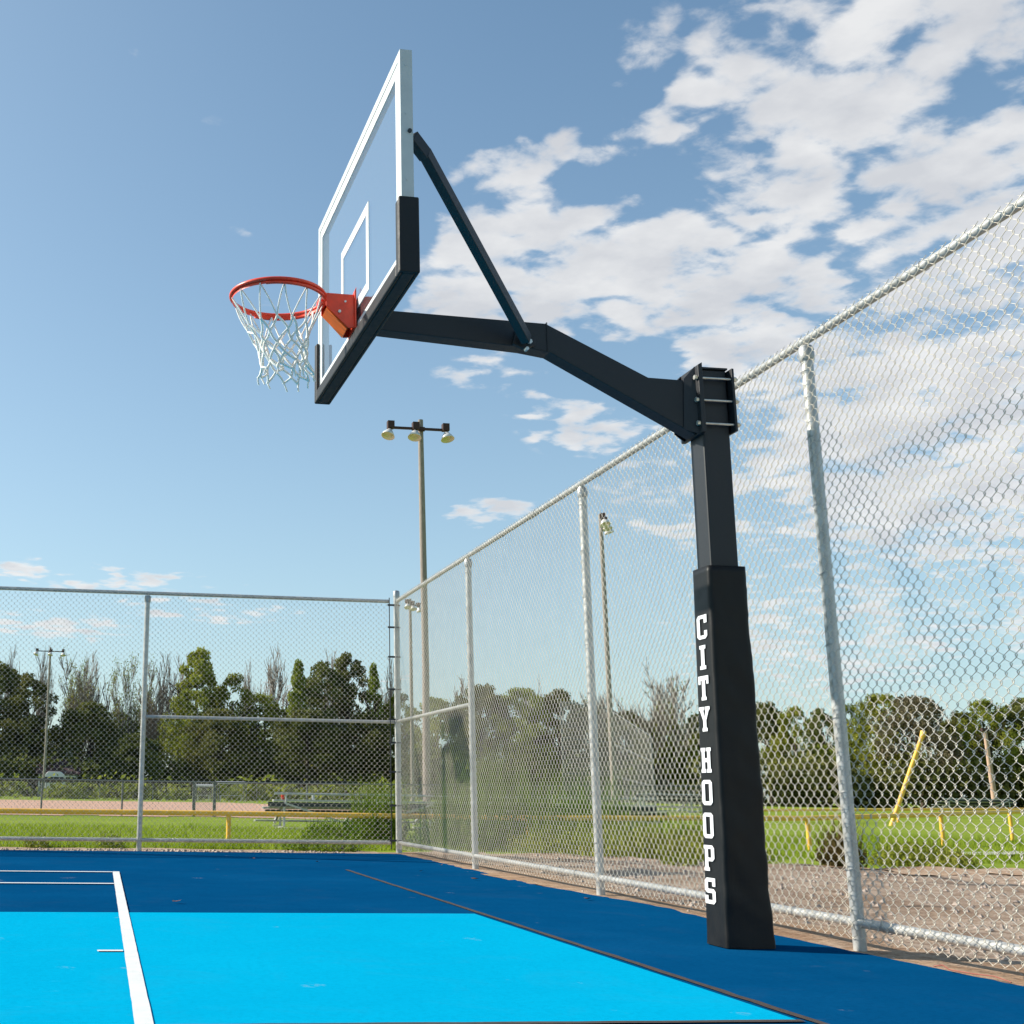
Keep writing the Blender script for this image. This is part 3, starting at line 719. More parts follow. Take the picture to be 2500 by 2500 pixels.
# bleachers
def bleachers(x0, y0, L, rows, rise, run, label, rz=0, z0=.12, group=None):
    root = empty('bleachers', (x0, y0, terrain_z(x0, y0)), rz); tag(root, label, 'bleachers', group)
    H_ = z0+rows*rise
    for i in range(rows):
        z = z0+rise*(rows-i); yy = run*i; e = .16*i
        m = MB(); m.box((-e, yy, z-.02), (L, yy+.24, z+.02)); m.build('seat_plank', M_BLEACH, root)
        m = MB(); m.box((-e*.6-.05, yy+.26, z-rise*.75-.02), (L, yy+.52, z-rise*.75+.015)); m.build('foot_plank', M_BLEACH, root)
        if i < 2: m = MB(); m.box((-.12, yy-.015, z-rise*.80), (L, yy-.002, z-.03)); m.build('seat_shade_panel', M_BLEACHD, root)  # dark panel in place of the shade below each upper seat
    n = max(2, int(L/1.5)+1)
    for k in range(n):
        x = .22+k*(L-.5)/(n-1); m = MB()
        m.beam((x, .02, 0), (x, .02, H_), .045, .045, upv=(0, 1, 0)); m.beam((x, .02, H_-.03), (x, run*rows+.2, z0), .045, .06); m.beam((x, -.02, .02), (x, run*rows+.2, .02), .06, .05)
        m.beam((x, run*1.4, 0), (x, run*1.4, H_-rise*1.5), .04, .04, upv=(0, 1, 0)); m.build('support_frame', M_BLEACH, root)
    m = MB()
    for k in range(n-1):
        xa = .22+k*(L-.5)/(n-1); xb = .22+(k+1)*(L-.5)/(n-1)
        if k % 2: m.beam((xa, -.04, .04), (xb, -.04, H_-.05), .035, .03, upv=(0, 1, 0))
        else: m.beam((xa, -.04, H_-.05), (xb, -.04, .04), .035, .03, upv=(0, 1, 0))
    m.build('cross_brace', M_BLEACH, root)
    return root, H_
bl, bh = bleachers(3.55, 25.55, 8.2, 3, .155, .42, 'low aluminium bleachers seen from behind, beyond the far fence corner', z0=.10)
m = MB(); m.tube([(.0, -.03, bh+.135), (8.2, -.03, bh+.135)], .022, 8)
for k in range(5): m.tube([(.25+k*1.9, -.03, bh-.05), (.25+k*1.9, -.03, bh+.135)], .02, 8)
m.build('guard_rail', M_BLEACH, bl)
m = MB(); m.box((-.35, -.35, -.02), (.35, .05, .015)); tag(m.build('concrete_pad', M_CONC, None, (3.75, 25.4, terrain_z(3.75, 25.4)+.02)), 'small pale concrete pad under the near end of the bleachers', 'concrete pad')
def vessel(name, x, mat, label, cat, h, r, neck):
    root = empty(name, (x, 25.66, terrain_z(3.55, 25.55)+bh+.02)); tag(root, label, cat)
    m = MB(); prof = [(0, 0), (r*.8, 0), (r, h*.7), (r, h*.8)] + ([(r*.4, h*.93), (r*.4, h)] if neck else [(r*1.05, h)]) + [(0, h)]
    m.lathe(prof, (0, 0, 0), n=12); m.build('body', mat, root)
    m = MB(); m.lathe([(0, h+.001), (r*(.45 if neck else 1.1), h+.001), (r*(.45 if neck else 1.1), h+.012), (0, h+.013)], (0, 0, 0), n=12); m.build('lid', M_CUPW, root)
x_, _ = ray(701, 25.66); vessel('plastic_cup', x_, M_CUPR, 'red cup standing on the top bleacher plank', 'cup', .10, .04, False)
x_, _ = ray(775, 25.66); vessel('water_bottle', x_, M_CUPW, 'pale bottle standing on the top bleacher plank', 'bottle', .12, .032, True)
x_, y_ = ray(1568, 47); bleachers(x_, y_, 4.2, 4, .17, .4, 'white slatted bleachers seen through the right fence before the padded pole', R(-8), z0=.05, group=None)
x_, y_ = ray(2316, 58); bleachers(x_, y_, 3.2, 4, .15, .4, 'small pale bleachers far off at the right below the trees', R(-20), z0=.05)
x_, y_ = ray(1395, 32); bleachers(x_, y_, 2.6, 2, .16, .4, 'low player bench behind the right fence near its second post', R(-8), z0=.02)
# far bench shelter and camper
def shelter(u0, u1, v0, v1, dist, label, name='dugout'):
    x0, y0 = ray(u0, dist); x1, _ = ray(u1, dist); zt_, zb_ = zat(u0, v0, dist), zat(u0, v1, dist)
    root = empty(name, ((x0+x1)/2, dist, 0)); tag(root, label, 'dugout'); w = (x1-x0)/2
    m = MB(); m.prism([(-w, -.9, zt_-.12), (-w, 1.1, zt_), (-w, 1.1, zt_+.10), (-w, -.9, zt_-.02)], (2*w, 0, 0)); m.build('roof', M_BLEACH, root)
    for a in (-w+.1, w-.1):
        for b in (-.7, .9): m = MB(); m.tube([(a, b, 0), (a, b, zt_-.08)], .035, 8); m.build('post', M_GREENPIPE, root)
    m = MB(); m.box((-w+.2, .5, .42), (w-.2, .8, .47)); m.box((-w+.3, .55, 0), (-w+.36, .75, .42)); m.box((w-.36, .55, 0), (w-.3, .75, .42)); m.build('bench', M_BLEACH, root)
shelter(541, 612, 1910, 1918, 98, 'white roofed dugout below the trees, left of the bleachers')
shelter(485, 532, 1917, 1922, 98, 'grey low dugout left of the white roofed one')
def camper(u0, u1, v0, v1, dist, label):
    x0, _ = ray(u0, dist); x1, _ = ray(u1, dist); zt_, zb_ = zat(u0, v0, dist), zat(u0, v1, dist)
    w = (x1-x0)/2; root = empty('parked_camper', ((x0+x1)/2, dist, 0)); tag(root, label, 'camper')
    m = MB(); m.prism([(-w, -1, .5), (w, -1, .5), (w, -1, zt_-.25), (w-.3, -1, zt_), (-w+.2, -1, zt_), (-w, -1, zt_-.2)], (0, 2.1, 0)); m.build('body', M_WHITEB, root, bevel=.05)
    for a in (-.5, .4): m = MB(); m.box((a*w-.45, -1.012, zt_-.95), (a*w+.45, -1.002, zt_-.45)); m.build('window', M_GLASSW, root)
    for a in (-.45, .45): m = MB(); m.tube([(a*w, -1.03, .36), (a*w, -.8, .36)], .36, 16); m.build('wheel', M_BLACKF, root)
camper(121, 166, 1884, 1915, 112, 'white camper parked before the maroon roofed house')
def house(u0, u1, veave, vridge, dist, wall, label, depth=7):
    x0, _ = ray(u0, dist); x1, _ = ray(u1, dist); ze, zr = zat(u0, veave, dist), zat(u0, vridge, dist); w = (x1-x0)/2
    root = empty('house', ((x0+x1)/2, dist, 0)); tag(root, label, 'house')
    m = MB(); m.box((-w+.3, 0, -.1), (w-.3, depth, ze)); m.prism([(-w+.3, 0, ze), (-w+.3, depth, ze), (-w+.3, depth/2, zr-.12)], (2*w-.6, 0, 0)); m.build('wall', wall, root)
    m = MB(); q = .25
    m.prism([(-w, -q, ze-.08), (-w, depth/2, zr), (-w, depth+q, ze-.08), (-w, depth+q, ze+.06), (-w, depth/2, zr+.16), (-w, -q, ze+.06)], (2*w, 0, 0)); rf_ = m.build('roof', M_ROOF, root)
    m = MB(); m.box((w*.3, depth/2-.3, zr-.3), (w*.3+.6, depth/2+.3, zr+.7)); m.build('chimney', M_HWALL, rf_)
    for a in (-.6, 0, .55):
        m = MB(); m.box((a*w-.55, -.05, 1.0), (a*w+.55, .0, 2.1)); o = m.build('window', M_WHITEB, root)
        m = MB(); m.box((a*w-.45, -.062, 1.1), (a*w+.45, -.052, 2.0)); m.build('pane', M_GLASSW, o)
    m = MB(); m.box((w*.28-.45, -.045, 0), (w*.28+.45, 0, 2.05)); m.build('door', M_SHED, root)
house(95, 205, 1888, 1848, 131, M_SHED, 'dark house with a maroon roof in the trees at the left')
house(425, 475, 1872, 1858, 160, M_HWALL, 'small pale house glimpsed between the trunks behind the left fence post', 6)
house(575, 645, 1862, 1828, 158, M_HWALL, 'pale sided house behind the trees above the bleachers')
house(1555, 1625, 1872, 1862, 150, M_HWALL, 'white walled house glimpsed between trees left of the padded pole', 7)
x_, y_ = ray(666, 148)
sh = empty('shed', (x_, y_, 0)); tag(sh, 'grey green shed beside the pale house in the trees', 'shed')
m = MB(); m.box((-1.5, 0, -.1), (1.5, 3, 3.1)); m.prism([(-1.5, 0, 3.1), (1.5, 0, 3.1), (0, 0, 4.0)], (0, 3, 0)); m.build('wall', M_SHED, sh)
m = MB(); m.prism([(-1.7, -.15, 3.02), (0, -.15, 4.04), (1.7, -.15, 3.02), (1.7, -.15, 3.16), (0, -.15, 4.18), (-1.7, -.15, 3.16)], (0, 3.3, 0)); m.build('roof', M_ROOF, sh)
m = MB(); m.box((-.6, -.04, 0), (.6, 0, 2.1)); m.build('door', M_HWALL, sh)
# pale path strip on the right
sheet_pts = [(11.2, 15.6), (22, 18.6), (22, 19.2), (11.0, 16.1)]
m = MB(); m.add([(x, y, terrain_z(x, y)+.03) for x, y in sheet_pts], [(0, 1, 2, 3)]); tag(m.build('path', M_CONC), kind='structure')
# loose pebbles on the gravel
rnd = random.Random(77); m = MB()
for i in range(9500):
    if i % 6 == 0: x, y = rnd.uniform(-5, 3), 15.0+.6*rnd.random()
    else: x, y = 3.55+8.5*rnd.random()**1.5, rnd.uniform(2.2, 14.8)
    if x < 3.75 and i % 2 and y < 14: continue
    if y > 15.6-.62*max(0, x-4.6): continue
    r = .006+.028*rnd.random()**3.5; z = terrain_z(x, y)+.012+.022*noise.noise(Vector((x*2.7, y*3.4, 8)))*(x > 4.2); q = [Vector((rnd.gauss(0, 1), rnd.gauss(0, 1), abs(rnd.gauss(0, .5)))).normalized()*r for _ in range(5)]
    vs = [(x+r, y, z), (x+r*.2, y+r*.9, z), (x-r*.9, y+r*.3, z), (x-r*.4, y-r, z), (x+.3*r*rnd.random(), y+.2*r, z+r*(.5+.5*rnd.random()))]
    m.add(vs, [(0, 1, 4), (1, 2, 4), (2, 3, 4), (3, 0, 4)])
tag(m.build('gravel_pebbles', M_PEB), 'loose pebbles and crumbs scattered over the gravel', 'pebbles', kind='stuff')
# stone and rubble in the gravel
def rock(x, y, s, label, grp):
    m = MB(); rr = random.Random(int(x*100)); n = 8
    prof = [(0, -.3), (.8, -.2), (1, .1), (.8, .45), (.4, .62), (0, .66)]
    vs = []; 
    for (r, h) in prof:
        for k in range(n):
            a = 2*PI*k/n; q = r*s*(1+.25*rr.uniform(-1, 1)); vs.append((math.cos(a)*q*1.3, math.sin(a)*q, h*s))
    m.add(vs, [(i*n+k, i*n+(k+1) % n, (i+1)*n+(k+1) % n, (i+1)*n+k) for i in range(len(prof)-1) for k in range(n)])
    o = m.build('stone', simple('stone_grey', (.10, .085, .075), .95, 0, .3, 9), None, (x, y, terrain_z(x, y)+.01)); tag(o, label, 'stone', grp)
rock(5.75, 11.2, .045, 'dark stone on the gravel just right of the padded pole', None)
rock(7.1, 8.6, .05, 'dark stone on the gravel near the right picture edge', None)
rock(3.1, 15.9, .11, 'dark clod at the grass edge behind the far bottom rail', None)

# ------------------------------------------------------------------ vegetation
def leafquad(m, c, s, rnd, upbias=0):
    n = Vector((rnd.gauss(0, 1), rnd.gauss(0, 1), rnd.gauss(0, 1)+upbias)).normalized(); a = n.orthogonal().normalized(); b = n.cross(a); t = rnd.random()*PI
    a, b = a*math.cos(t)+b*math.sin(t), b*math.cos(t)-a*math.sin(t)
    q = s*(.6+.8*rnd.random()); m.add([c-a*q, c-b*q*.55, c+a*q, c+b*q*.55], [(0, 1, 2, 3)])
def branches(m, p, d, L, r, depth, rnd, tips, spread=.5, upw=.12, nseg=4, n=5, keep=.8):
    r = max(r, .030); P = [Vector(p)]; rr = [r]; d = Vector(d)
    for i in range(nseg):
        d = (d+Vector((rnd.gauss(0, .10), rnd.gauss(0, .10), upw*.5))).normalized(); P.append(P[-1]+d*L/nseg); rr.append(max(.022, r*(1-.5*(i+1)/nseg)))
    m.tube(P, rr, max(3, n), caps=False)
    if depth == 0: tips.append(P[-1]); return
    k = rnd.randint(3, 4) if depth > 1 else 4
    for i in range(k+1):
        t = 1.0 if i == k else rnd.uniform(.35, .95); q = P[min(nseg, int(t*nseg))]
        ax = d.orthogonal().normalized(); ax.rotate(Matrix.Rotation(rnd.random()*2*PI, 3, d)); nd = (d+ax*spread*rnd.uniform(.6, 1.3)+Vector((0, 0, upw))).normalized()
        branches(m, q, nd, L*rnd.uniform(.5, .72), rr[min(nseg, int(t*nseg))]*.62, depth-1, rnd, tips, spread, upw, 3, n-1)
def crown_mesh(seed, h, w, shape, mat, nclump=95, per=150, leaf=.14, base=.06):
    """shape: list of (height fraction, radius fraction)"""
    rnd = random.Random(seed); m = MB()
    def rad(f):
        for (a, ra), (b, rb) in zip(shape[:-1], shape[1:]):
            if a <= f <= b: return ra+(rb-ra)*(f-a)/(b-a)
        return shape[-1][1]
    for i in range(nclump):
        f = rnd.random()**.9; R_ = rad(f)*w/2; a = rnd.random()*2*PI; q = math.sqrt(rnd.random())**.7
        if noise.noise(Vector((math.cos(a)*.9+seed*3, math.sin(a)*.9, f*3.2))) < -.28: continue
        wob = .92+.5*noise.noise(Vector((math.cos(a)*1.5+seed, math.sin(a)*1.5, f*5)))
        c = Vector((math.cos(a)*R_*q*wob, math.sin(a)*R_*q*wob, h*(base+(1-base)*f))); cr = (.055+.05*rnd.random())*w*(1.15-.5*f)+.18
        for k in range(per):
            v = Vector((rnd.gauss(0, 1), rnd.gauss(0, 1), rnd.gauss(0, .75))); v = v.normalized()*cr*(.55+.65*rnd.random()); v.z *= .75
            leafquad(m, c+v, leaf, rnd)
    hx = max(abs(v[0]) for v in m.v); hy = max(abs(v[1]) for v in m.v); tz = sorted(v[2] for v in m.v)[-60]; k = .5*w/((hx+hy)/2)
    m.v = [(v[0]*k, v[1]*k, v[2]*h/tz) for v in m.v]
    return m.mesh('crown', mat)
def trunk_mesh(seed, h, r):
    rnd = random.Random(seed); m = MB(); tips = []
    m.tube([(0, 0, -.2), (.05, 0, h*.25), (-.06, .05, h*.55), (0, 0, h*.8)], [r*1.25, r, r*.7, r*.25], 8)
    for i in range(7):
        a = rnd.random()*2*PI; z = h*rnd.uniform(.2, .65); branches(m, (0, 0, z), (math.cos(a), math.sin(a), .7), h*.22, r*.35, 1, rnd, tips, .5)
    return m.mesh('trunk', M_BARK)
OV = [(0, .55), (.15, .85), (.4, 1), (.7, .82), (.9, .5), (1, .18)]
TALL = [(0, .5), (.2, .8), (.45, .85), (.55, .75), (.75, .62), (.92, .4), (1, .1)]
CONE = [(0, .95), (.2, .9), (.5, .6), (.8, .3), (1, .04)]
ROUND = [(0, .7), (.25, 1), (.6, .95), (.85, .65), (1, .2)]
CR = {'dark_oval': (crown_mesh(1, 10, 7, OV, L_DARK, 110), 10), 'dark_round': (crown_mesh(2, 10, 9, ROUND, L_DARK, 130), 10),
      'green_tall': (crown_mesh(3, 10, 6, TALL, L_YELL, 100), 10), 'green_oval': (crown_mesh(4, 10, 7.5, OV, L_GREEN, 115), 10),
      'cone': (crown_mesh(5, 10, 5.5, CONE, L_GREEN, 110, 130), 10), 'brown_round': (crown_mesh(6, 10, 10, ROUND, L_BROWN, 125, 120), 10),
      'green_round': (crown_mesh(7, 10, 10, ROUND, L_GREEN, 135), 10)}
TR = [trunk_mesh(20+i, 10, .22) for i in range(2)]
def bare_mesh(seed, h, spread, leafy=0, multi=3):
    rnd = random.Random(seed); m = MB(); tips = []
    for k in range(multi):
        a = rnd.random()*2*PI
        branches(m, (.2*math.cos(a), .2*math.sin(a), 0), (.2*math.cos(a), .2*math.sin(a), 1), h*.5, h*.015, 4, rnd, tips, spread, .22, 5, 5)
    zs = max(v[2] for v in m.v); ws = sorted(abs(v[0]) for v in m.v)[int(len(m.v)*.97)]; kx, kz = 2.5/ws, h/zs
    m.v = [(v[0]*kx, v[1]*kx, v[2]*kz) for v in m.v]; tips = [Vector((t.x*kx, t.y*kx, t.z*kz)) for t in tips]
    me = m.mesh('branches', M_TWIG); lm = None
    if leafy:
        l = MB()
        for t in tips:
            if rnd.random() < leafy:
                for _ in range(12): leafquad(l, t+Vector((rnd.gauss(0, .28), rnd.gauss(0, .28), rnd.gauss(0, .3))), .085, rnd)
        lm = l.mesh('leaves', L_GREEN)
    return me, lm
BARE = [bare_mesh(31, 10, .5, 0, 2), bare_mesh(32, 10, .6, 0, 1), bare_mesh(33, 10, .45, .30, 2), bare_mesh(34, 10, .5, .40, 2), bare_mesh(35, 10, .75, .05, 2)]
def tree(u, vtop, dist, kind, wpx, label, group, rz=None):
    """u, vtop: where it stands and how high it reaches; wpx: crown width"""
    x, y = ray(u, dist); h = zat(u, vtop, dist)-terrain_z(x, y); w = wpx/3064*dist*(1.2 if kind == 'cone' or isinstance(kind, int) else 1.6)
    root = empty('tree', (x, y, terrain_z(x, y)), rz if rz is not None else (u*1.7) % 6.28); tag(root, label, 'tree', group)
    if isinstance(kind, int):
        bm, lm = BARE[kind]; b = link('branches', bm, root); b.scale = (w/5.0, w/5.0, h/10)
        if lm: q = link('leaves', lm, root); q.scale = (w/5.0, w/5.0, h/10)
    else:
        me, hh = CR[kind]; bw = {'dark_oval': 7, 'dark_round': 9, 'green_tall': 6, 'green_oval': 7.5, 'cone': 5.5, 'brown_round': 10, 'green_round': 10}[kind]
        o = link('crown', me, root); o.scale = (w/bw*1.04, w/bw*1.04, h/10)
        t = link('trunk', TR[int(u) % 2], root); s = h/10; t.scale = (s, s, s*.95)
    return root
GL, GB, GR_, GRB = 'leafy trees beyond the ball field on the left', 'bare and half bare trees on the left', 'leafy trees beyond the right fence', 'bare trees beyond the right fence'
trees = [
 (-10, 1615, 140, 'dark_oval', 150, 'dark leafy tree cut by the left picture edge', GL), (70, 1640, 138, 'dark_oval', 120, 'dark full tree just left of the distant floodlight pole', GL),
 (-110, 1650, 142, 'dark_round', 200, 'dark tree outside the left edge', GL), (120, 1780, 146, 'green_round', 150, 'low green tree behind the distant floodlight pole', GL),
 (225, 1712, 138, 'dark_round', 150, 'dark round tree right of the distant floodlight pole', GL), (300, 1735, 144, 'green_oval', 100, 'low green tree left of the left fence post', GL),
 (330, 1790, 134, 'dark_round', 130, 'low dark tree behind the left fence post', GL),
 (485, 1575, 142, 'green_tall', 105, 'tall yellow green tree right of the left fence post', GL), (470, 1680, 138, 'green_round', 130, 'broad green tree under the tall yellow green one', GL),
 (575, 1640, 140, 'green_oval', 105, 'mid green tree between the tall yellow green tree and the bare fan shaped one', GL), (540, 1730, 134, 'dark_round', 150, 'dark low tree above the dugouts', GL),
 (655, 1690, 142, 'green_oval', 130, 'low green tree under the bare fan shaped tree', GL), (735, 1606, 136, 'cone', 95, 'pointed conifer left of the biggest dark tree', GL),
 (805, 1610, 138, 'dark_oval', 130, 'large dark tree right of the pointed conifer', GL), (860, 1588, 141, 'dark_oval', 110, 'tallest dark tree left of the fence corner post', GL),
 (925, 1615, 138, 'cone', 80, 'slim dark tree just left of the fence corner post', GL), (760, 1730, 132, 'dark_round', 170, 'broad dark tree low above the bleachers', GL),
 (900, 1740, 134, 'dark_round', 130, 'low dark tree beside the fence corner post', GL), (985, 1690, 140, 'green_oval', 100, 'green tree just right of the fence corner post', GL),
 (28, 1557, 147, 1, 60, 'bare twiggy tree top above the dark trees at the left edge', GB), (92, 1566, 149, 0, 60, 'bare tree top left of the distant floodlight lamps', GB),
 (172, 1580, 144, 2, 70, 'half leafed slender tree right of the distant floodlight pole', GB), (250, 1582, 146, 0, 80, 'bare many stemmed tree above the dark round tree', GB),
 (200, 1600, 150, 3, 60, 'half leafed tree behind the slender one', GB), (318, 1588, 143, 3, 70, 'half leafed tree left of the left fence post', GB),
 (385, 1578, 145, 0, 75, 'bare grey tree immediately right of the left fence post', GB), (425, 1585, 147, 0, 70, 'bare tree left of the tall yellow green tree', GB), (360, 1600, 150, 2, 60, 'sparse tree behind the left fence post', GB),
 (675, 1560, 146, 1, 95, 'bare fan shaped tree in the gap left of the conifer', GB), (612, 1595, 150, 1, 50, 'small bare tree top left of the fan shaped one', GB),
 (810, 1570, 150, 0, 60, 'bare twigs above the large dark tree', GB), (950, 1590, 150, 0, 60, 'bare twigs behind the fence corner post', GB),
 (1080, 1700, 130, 'green_round', 150, 'green tree right of the fence corner behind the mesh', GR_), (1190, 1668, 128, 'dark_round', 150, 'broad dark tree behind the first fence post right of the corner', GR_),
 (1290, 1675, 126, 'green_round', 150, 'broad green tree between the first two posts of the right fence', GR_), (1380, 1680, 128, 'dark_oval', 130, 'dark tree left of the backstop', GR_),
 (1460, 1720, 130, 'dark_round', 140, 'dark tree behind the backstop', GR_), (1545, 1735, 124, 'dark_round', 140, 'dark tree under the bare spreading tree', GR_),
 (1640, 1745, 122, 'green_oval', 110, 'green tree just left of the padded pole', GR_), (1665, 1722, 128, 'cone', 50, 'small pointed conifer left of the padded pole', GR_), (1730, 1740, 126, 'dark_round', 120, 'dark tree hidden behind the padded pole', GR_),
 (1620, 1592, 120, 4, 130, 'bare spreading tree left of the padded pole', GRB), (1500, 1640, 126, 4, 90, 'bare tree beside the second floodlight pole', GRB), (1170, 1640, 135, 0, 90, 'bare twigs right of the fence corner', GRB), (1330, 1640, 132, 4, 90, 'bare twigs above the broad green tree', GRB),
 (1895, 1712, 108, 'dark_round', 120, 'dark tree just right of the padded pole', GR_), (1965, 1722, 104, 'green_round', 110, 'green tree left of the nearest fence post', GR_),
 (2035, 1728, 100, 'dark_oval', 90, 'dark tree behind the nearest fence post', GR_), (2100, 1718, 98, 'green_oval', 100, 'green tree right of the nearest fence post', GR_),
 (2180, 1690, 96, 'green_round', 150, 'green crown rising highest behind the leaning yellow pole', GR_), (2265, 1694, 92, 'brown_round', 190, 'big brownish round tree right of the leaning yellow pole', GR_),
 (2385, 1735, 96, 'dark_round', 120, 'dark tree behind the short brown pole', GR_), (2440, 1705, 92, 'green_round', 130, 'bright green tree at the right picture edge', GR_), (2545, 1700, 92, 'dark_round', 160, 'dark tree past the right edge', GR_), (2640, 1690, 92, 'green_round', 160, 'green tree past the right edge', GR_),
 (2330, 1690, 110, 4, 110, 'bare twigs between the two crowns at the right', GRB),
]
for t in trees: tree(*t)
# understorey hedges closing the view under the crowns
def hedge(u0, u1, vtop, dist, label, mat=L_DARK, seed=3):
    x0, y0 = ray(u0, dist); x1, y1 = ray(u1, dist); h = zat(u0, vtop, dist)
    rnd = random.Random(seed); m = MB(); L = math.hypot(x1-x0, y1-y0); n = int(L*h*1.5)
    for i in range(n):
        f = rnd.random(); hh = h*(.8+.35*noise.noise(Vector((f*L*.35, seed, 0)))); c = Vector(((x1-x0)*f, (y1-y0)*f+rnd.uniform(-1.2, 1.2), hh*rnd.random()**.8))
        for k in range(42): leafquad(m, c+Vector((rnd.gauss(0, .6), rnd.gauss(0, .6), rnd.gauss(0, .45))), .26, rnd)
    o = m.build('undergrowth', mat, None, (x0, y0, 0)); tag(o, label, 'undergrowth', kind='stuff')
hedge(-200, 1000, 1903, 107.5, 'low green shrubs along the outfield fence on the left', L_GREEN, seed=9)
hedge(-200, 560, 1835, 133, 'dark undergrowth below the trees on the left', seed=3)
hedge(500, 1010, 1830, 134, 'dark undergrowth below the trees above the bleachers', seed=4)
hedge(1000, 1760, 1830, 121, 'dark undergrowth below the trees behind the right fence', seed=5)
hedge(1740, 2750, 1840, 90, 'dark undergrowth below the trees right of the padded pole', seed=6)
# long thin leaved weeds at the fence corner
def blades(m, c, n, h, spread, rnd, w=.008, lean=.4):
    for i in range(n):
        a = rnd.random()*2*PI; r = spread*math.sqrt(rnd.random()); b = Vector((c[0]+math.cos(a)*r, c[1]+math.sin(a)*r, c[2])); hh = h*(.5+.6*rnd.random()); a2 = rnd.random()*2*PI
        d = Vector((math.cos(a2), math.sin(a2), 0)); s = Vector((-d.y, d.x, 0))*w; l = lean*rnd.random()
        p1 = b+Vector((0, 0, hh*.55))+d*hh*l*.3; p2 = b+Vector((0, 0, hh))+d*hh*l
        m.add([b-s, b+s, p1-s*.8, p1+s*.8, p2], [(0, 1, 3, 2), (2, 3, 4)])
def plant(name, cx, cy, h, spread, n, mat, label, cat, seed, leafy=False, group=None):
    rnd = random.Random(seed); m = MB(); root = empty(name, (cx, cy, terrain_z(cx, cy))); tag(root, label, cat, group)
    blades(m, (0, 0, 0), n, h*1.25, spread*.9, rnd, .006, .8); m.build('stem', mat, root)
    m = MB()
    for i in range(n*7):
        a = rnd.random()*2*PI; r = spread*1.15*math.sqrt(rnd.random()); z = h*rnd.random()**.8*(1.1-.6*r/spread/1.15)*(.8+.7*noise.noise(Vector((a*1.3, seed, 2))))
        leafquad(m, Vector((math.cos(a)*r, math.sin(a)*r, z)), .021, rnd)
    m.build('leaves', mat, root)
plant('weed_clump', 3.95, 17.75, .80, .42, 330, L_WEED, 'tall bright green weed clump beside the fence corner post', 'weeds', 41)
plant('weed_clump', 3.35, 18.2, .36, .35, 200, L_WEED, 'lower green weed clump left of the tall one by the corner', 'weeds', 42)
plant('weed_clump', 4.9, 16.9, .55, .6, 260, L_WEED, 'green weed clump just right of the fence corner behind the mesh', 'weeds', 47)
plant('weed_clump', 2.85, 16.0, .20, .45, 160, L_WEED, 'short weeds along the far bottom rail near the corner', 'weeds', 48)
plant('weed_clump', .15, 16.1, .22, .18, 40, L_GREEN, 'small dark weed in the grass right of the left fence post', 'weeds', 49)
plant('weed_clump', -.75, 16.0, .20, .15, 36, L_GREEN, 'small dark weed in the grass left of the left fence post', 'weeds', 50)
plant('dry_bush', 8.05, 12.95, .50, .22, 150, L_DRY, 'brown and yellow dry bush by the gravel just right of the nearest post', 'bush', 43)
plant('low_bush', 9.3, 13.4, .28, .5, 240, L_GREEN, 'low dark green bush right of the dry brown bush', 'bush', 44)
plant('tall_grass_clump', 6.4, 15.6, .42, 1.0, 520, L_GREEN, 'tall dark grass behind the right fence left of the padded pole', 'grass clump', 45)
plant('tall_grass_clump', 7.3, 14.9, .38, .8, 420, L_GREEN, 'tall grass clump seen just beside the padded pole', 'grass clump', 46)
plant('weed_clump', 5.6, 17.6, 1.15, .95, 460, L_WEED, 'tall pale green weeds behind the first bay of the right fence', 'weeds', 51)
plant('weed_clump', 7.2, 18.4, .95, .9, 400, L_WEED, 'tall pale green weeds behind the second bay of the right fence', 'weeds', 52)
plant('weed_clump', 7.9, 16.3, .45, .7, 260, L_WEED, 'low weeds at the gravel edge behind the right fence', 'weeds', 53)
plant('weed_clump', 6.3, 13.2, .16, .18, 40, L_GREEN, 'small weed tuft on the gravel left of the padded pole', 'weeds', 54)
plant('weed_clump', 10.6, 12.5, .18, .35, 70, L_GREEN, 'weed tuft on the orange soil toward the right edge', 'weeds', 55)
# grass blades where the lawn starts
rnd = random.Random(8); m = MB()
for i in range(46000):
    if i % 5 < 3: x = rnd.uniform(-5.5, 4.6); y = 16.0+9.5*rnd.random()**1.6
    else: x = rnd.uniform(4.6, 16); y = 14.2+9*rnd.random()**1.3
    if y < 16.1+.15*noise.noise(Vector((x, 0, 0))) and x < 5 or (x > 5 and y < 16.2-.55*(x-4.6)*1.0+.2 and x < 9) or (x >= 9 and y < 13.2): continue
    hh = (.05+.06*rnd.random())*(1+.9*max(0, noise.noise(Vector((x*.8, y*.5, 2)))))
    z = terrain_z(x, y); a = rnd.random()*PI; s = .007; dx, dy = math.cos(a)*s, math.sin(a)*s; lx, ly = rnd.gauss(0, .35)*hh, rnd.gauss(0, .35)*hh
    m.add([(x-dx, y-dy, z), (x+dx, y+dy, z), (x+lx, y+ly, z+hh)], [(0, 1, 2)])
tag(m.build('grass', L_GRASS), 'short bright grass growing beyond the fences', 'grass', kind='stuff')

